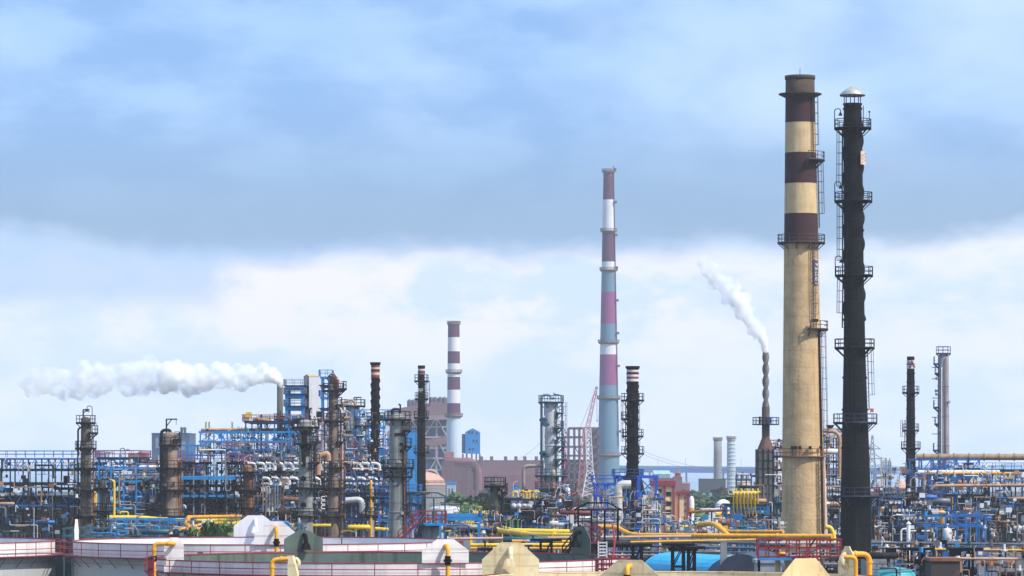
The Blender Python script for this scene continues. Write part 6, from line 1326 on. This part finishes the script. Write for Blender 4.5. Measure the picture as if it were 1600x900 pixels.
# ladder and curved red standpipe
t = thing('cage_ladder', 'white step ladder beside the black canopied platform', 'ladder', (X(940, 300), 300, 0)); m = MB()
for px in (935, 948): m.beam((X(px, 300), 300, 0), P(px, 846, 300), .09)
m.build('rails', white, t); m = MB()
for y in range(848, 905, 5): m.beam(P(935, y, 300), P(948, y, 300), .09)
m.build('rungs', white, t)
m = MB(); m.sweep(fillet([P(957, 819, 306), P(961, 845, 306), P(957, 873, 306)], 2.0, 10), .075, 8); tag(m.build('hose_pipe', M('bright_red', (.60, .05, .05), .5)), 'curved bright red pipe hanging by the white ladder', 'pipe')
m = MB(); pts = [P(933, 900, 286), P(933, 898, 292)]; c = P(955, 897, 290); 
m.rail([(c.x + 1.15 * math.cos(a * PI / 8), 290 + 1.6 * math.sin(a * PI / 8), c.z) for a in range(16)], 1.15, .7, .05, close=True, mids=2); tag(m.build('guard_rail', redrail), 'round red guard rail at the right end of the green tank', 'railing')
m = MB(); m.rail([P(232, 905, 281), P(240, 905, 279)], 1.6, .2, .05, mids=1); tag(m.build('gate', redrail), 'red gate at the left end of the green tank railing', 'gate')
for k, px in enumerate((240, 258)): c = P(px, 873, 284); m = MB(); m.cyl(c - Vector((0, 0, .5)), c, .05, n=6); m.ball(c, .12, 8); tag(m.build('valve', M('pink_valve', (.35, .15, .15), .6)), 'small dusty pink valve %s the yellow foam pipe at left' % ('far left of' if not k else 'just left of'), 'valve')
# red platform at the foot of the cream chimney
def red_platform():
    d = 292; t = thing('red_platform', 'maroon railed platform with steps before the cream chimney foot', 'platform', (X(1240, d), d, 0)); z = Z(869, d); x0, x1, x2 = X(1185, d), X(1266, d), X(1315, d)
    MB().box(x0, x2, d, d + 2.2, z - .12, z).build('deck', redst, t); MB().box(x0, x1 - .3, d - .02, d + .1, z - .32, z - .125).build('edge_beam', cyan, t)
    m = MB(); m.rail([(x0, d, z), (X(1235, d), d, z), (x1, d, z), (x2, d, z), (x2, d + 2.1, z), (x0, d + 2.1, z)], 1.25, .78, .055, close=True, mids=1); m.build('railing', redrail, t)
    m = MB(); a, b = P(1255, 872, d - .3), P(1274, 841, d - .3); m.beam(a, b, .1); m.beam(P(1236, 890, d - .3), P(1276, 840, d - .3), .1); m.beam(P(1248, 890, d - .3), P(1265, 862, d - .3), .1); m.beam(P(1262, 860, d - .3), P(1286, 880, d - .3), .12); m.beam(P(1235, 889, d - .3), P(1240, 872, d - .3), .08); m.beam(P(1240, 872, d - .3), P(1258, 889, d - .3), .08); m.build('stair_rails', redrail, t)
    m = MB()
    for k in range(9): c = P(1240, 872, d - .2).lerp(P(1262, 893, d - .2), k / 8); m.box(c.x - .16, c.x + .16, d - .8, d - .2, c.z - .03, c.z + .03)
    m.build('steps', dark, t)
    for px in (1187, 1312): MB().box(X(px, d) - .1, X(px, d) + .1, d + .8, d + 1, 0, z - .12).build('leg', dark, t)
    for px, w in ((1217, 9), (1234, 12), (1287, 4)): MB().lathe(X(px, d), d + 1.4, [(w * d / F / 2, 0), (w * d / F / 2, z - .33)], 16).build('support_drum', M('cream_drum', (.55, .50, .30), .7, streak=.4, scol=(.3, .15, .05)), t)
red_platform()
pipe('silver pipe behind the maroon railing, upper', [(1196, 848.5, 298), (1312, 848.5, 298)], 4.6, lgrey, n=14); pipe('silver pipe behind the maroon railing, lower', [(1180, 857, 300), (1312, 857.5, 300)], 3.4, lgrey, n=14)
hdrum('small amber motor on the maroon platform', 1216, 1226, 865, 293, 5, oyel, name='motor', cat='motor')
m = MB(); c = P(1232, 868, 293); m.box(c.x - .2, c.x + .2, 292.5, 293, c.z - .08, c.z + .2); tag(m.build('paper_box', white), 'small white box on the maroon platform', 'box')
pipe('amber pipe hooking down right of the slanted cream plate', [(1319, 870, 262), (1337, 871, 262), (1337, 1140, 262)], 7, oyel, n=14, rad=.3); pipe('yellow hooked pipe right of the cream chimney foot', [(1290, 823, 500), (1298, 824, 500), (1303, 836, 500), (1303, 850, 500)], 7, yellow, n=14)
# ---------------------------------------------------------------- steam
def plume(label, pts, dens, vox, seed, thr, scale, name='steam_plume', emit=0.0):
    """pts: (px, py, d, radius_px)"""
    rnd = random.Random(seed); m = MB()
    for i in range(len(pts) - 1):
        a, b = P(*pts[i][:3]), P(*pts[i + 1][:3]); ra, rb = pts[i][3] * pts[i][2] / F, pts[i + 1][3] * pts[i + 1][2] / F; k = max(2, int((b - a).length / (min(ra, rb) * .45)))
        for j in range(k):
            f = j / k; c = a.lerp(b, f); r = (ra + (rb - ra) * f) * 1.22; m.ball(c, r * .8, 10)
            for q in range(6):
                v = Vector((rnd.gauss(0, 1), rnd.gauss(0, 1), rnd.gauss(0, 1))).normalized(); m.ball(c + v * r * rnd.uniform(.35, 1.0), r * rnd.uniform(.22, .6), 8)
    mt = bpy.data.materials.new(name); mt.use_nodes = True; t = mt.node_tree; t.nodes.clear(); out = t.nodes.new('ShaderNodeOutputMaterial'); v = t.nodes.new('ShaderNodeVolumePrincipled')
    v.inputs['Color'].default_value = (1, 1, 1, 1); v.inputs['Anisotropy'].default_value = 0
    tcn = t.nodes.new('ShaderNodeTexCoord'); n = t.nodes.new('ShaderNodeTexNoise'); n.inputs['Scale'].default_value = scale; n.inputs['Detail'].default_value = 5; t.links.new(tcn.outputs['Object'], n.inputs['Vector'])
    r = t.nodes.new('ShaderNodeMapRange'); t.links.new(n.outputs[0], r.inputs[0]); r.inputs[1].default_value = thr; r.inputs[2].default_value = thr + .26; r.inputs[3].default_value = 0; r.inputs[4].default_value = dens
    t.links.new(r.outputs[0], v.inputs['Density']); t.links.new(v.outputs[0], out.inputs['Volume'])
    o = m.build(name, mt); tag(o, label, 'steam', kind='stuff'); md = o.modifiers.new('remesh', 'REMESH'); md.mode = 'VOXEL'; md.voxel_size = vox; md.adaptivity = 0
    return o
plume('long thick white plume drifting left from the grey stack', [(438, 600, 750, 4.5), (432, 590, 750, 9), (415, 586, 750, 12), (385, 589, 750, 14), (345, 591, 750, 17), (300, 592, 750, 18), (255, 588, 750, 21)], 1.6, .3, 1, .40, .55)
plume('dense white root of the long plume at the grey stack mouth', [(438, 602, 750, 3.6), (436, 594, 750, 5), (428, 588, 750, 7), (416, 586, 750, 9)], 3.0, .2, 11, .15, .6)
plume('dense white root of the steam at the twisted stack mouth', [(1196.5, 553, 610, 3.2), (1195, 540, 610, 4.2), (1190, 525, 610, 6)], 3.0, .2, 12, .15, .7)
plume('thinning tail of the long plume at the left edge', [(255, 588, 750, 20), (225, 582, 750, 22), (190, 590, 750, 23), (150, 592, 750, 24), (105, 596, 750, 20), (40, 600, 750, 14)], 1.0, .3, 2, .45, .5)
plume('white steam rising up and left from the twisted stack', [(1196, 549, 610, 3.5), (1192, 532, 610, 7), (1178, 508, 610, 11), (1160, 482, 610, 14), (1146, 462, 610, 15)], 2.0, .22, 3, .39, .7)
plume('ragged upper end of the steam from the twisted stack', [(1148, 464, 610, 16), (1130, 442, 610, 15), (1112, 424, 610, 13), (1098, 410, 610, 9), (1088, 402, 610, 5)], 1.5, .22, 4, .43, .7)
plume('thin steam wisp before the blue stand', [(1140, 800, 545, 5), (1146, 812, 545, 7), (1162, 818, 545, 6), (1178, 820, 545, 4)], .22, .25, 5, .44, .8)
plume('thin steam wisp at the foot of the apartment block', [(1040, 826, 540, 5), (1056, 820, 540, 9), (1066, 808, 540, 5)], .12, .25, 6, .46, .8)
plume('faint steam wisp behind the amber gooseneck', [(1085, 830, 470, 7), (1105, 828, 470, 8), (1118, 836, 470, 5)], .14, .25, 7, .46, .8)
# ---------------------------------------------------------------- haze
hz = MB().box(-3600, 3600, -60, 9800, -2, 215)
hm = bpy.data.materials.new('haze'); hm.use_nodes = True; t = hm.node_tree; t.nodes.clear(); out = t.nodes.new('ShaderNodeOutputMaterial'); v = t.nodes.new('ShaderNodeVolumePrincipled')
v.inputs['Color'].default_value = (.86, .92, 1.0, 1); v.inputs['Density'].default_value = .00009; v.inputs['Anisotropy'].default_value = .0; t.links.new(v.outputs[0], out.inputs['Volume'])
tag(hz.build('haze', hm, base=(0, 0, 0)), None, None, kind='stuff')

# ---------------------------------------------------------------- tell look-alikes apart by their order from the left
from collections import defaultdict
ORD = ['first', 'second', 'third', 'fourth', 'fifth', 'sixth', 'seventh', 'eighth', 'ninth', 'tenth', 'eleventh', 'twelfth', 'thirteenth', 'fourteenth', 'fifteenth']
by = defaultdict(list)
for o in bpy.data.objects:
    if o.parent is None and 'label' in o and 'category' in o: by[o['label']].append(o)
for lab, os_ in by.items():
    if len(os_) == 2 and len(lab.split()) <= 15:
        os_.sort(key=lambda o: o.location.x / max(1, o.location.y)); os_[0]['label'] = lab + ', leftmost'; os_[1]['label'] = lab + ', rightmost'
    elif 2 <= len(os_) <= 15 and len(lab.split()) <= 13:
        os_.sort(key=lambda o: o.location.x / max(1, o.location.y))
        for k, o in enumerate(os_): o['label'] = lab + (', leftmost one' if k == 0 else ', rightmost one' if k == len(os_) - 1 else ', %s from left' % ORD[k])
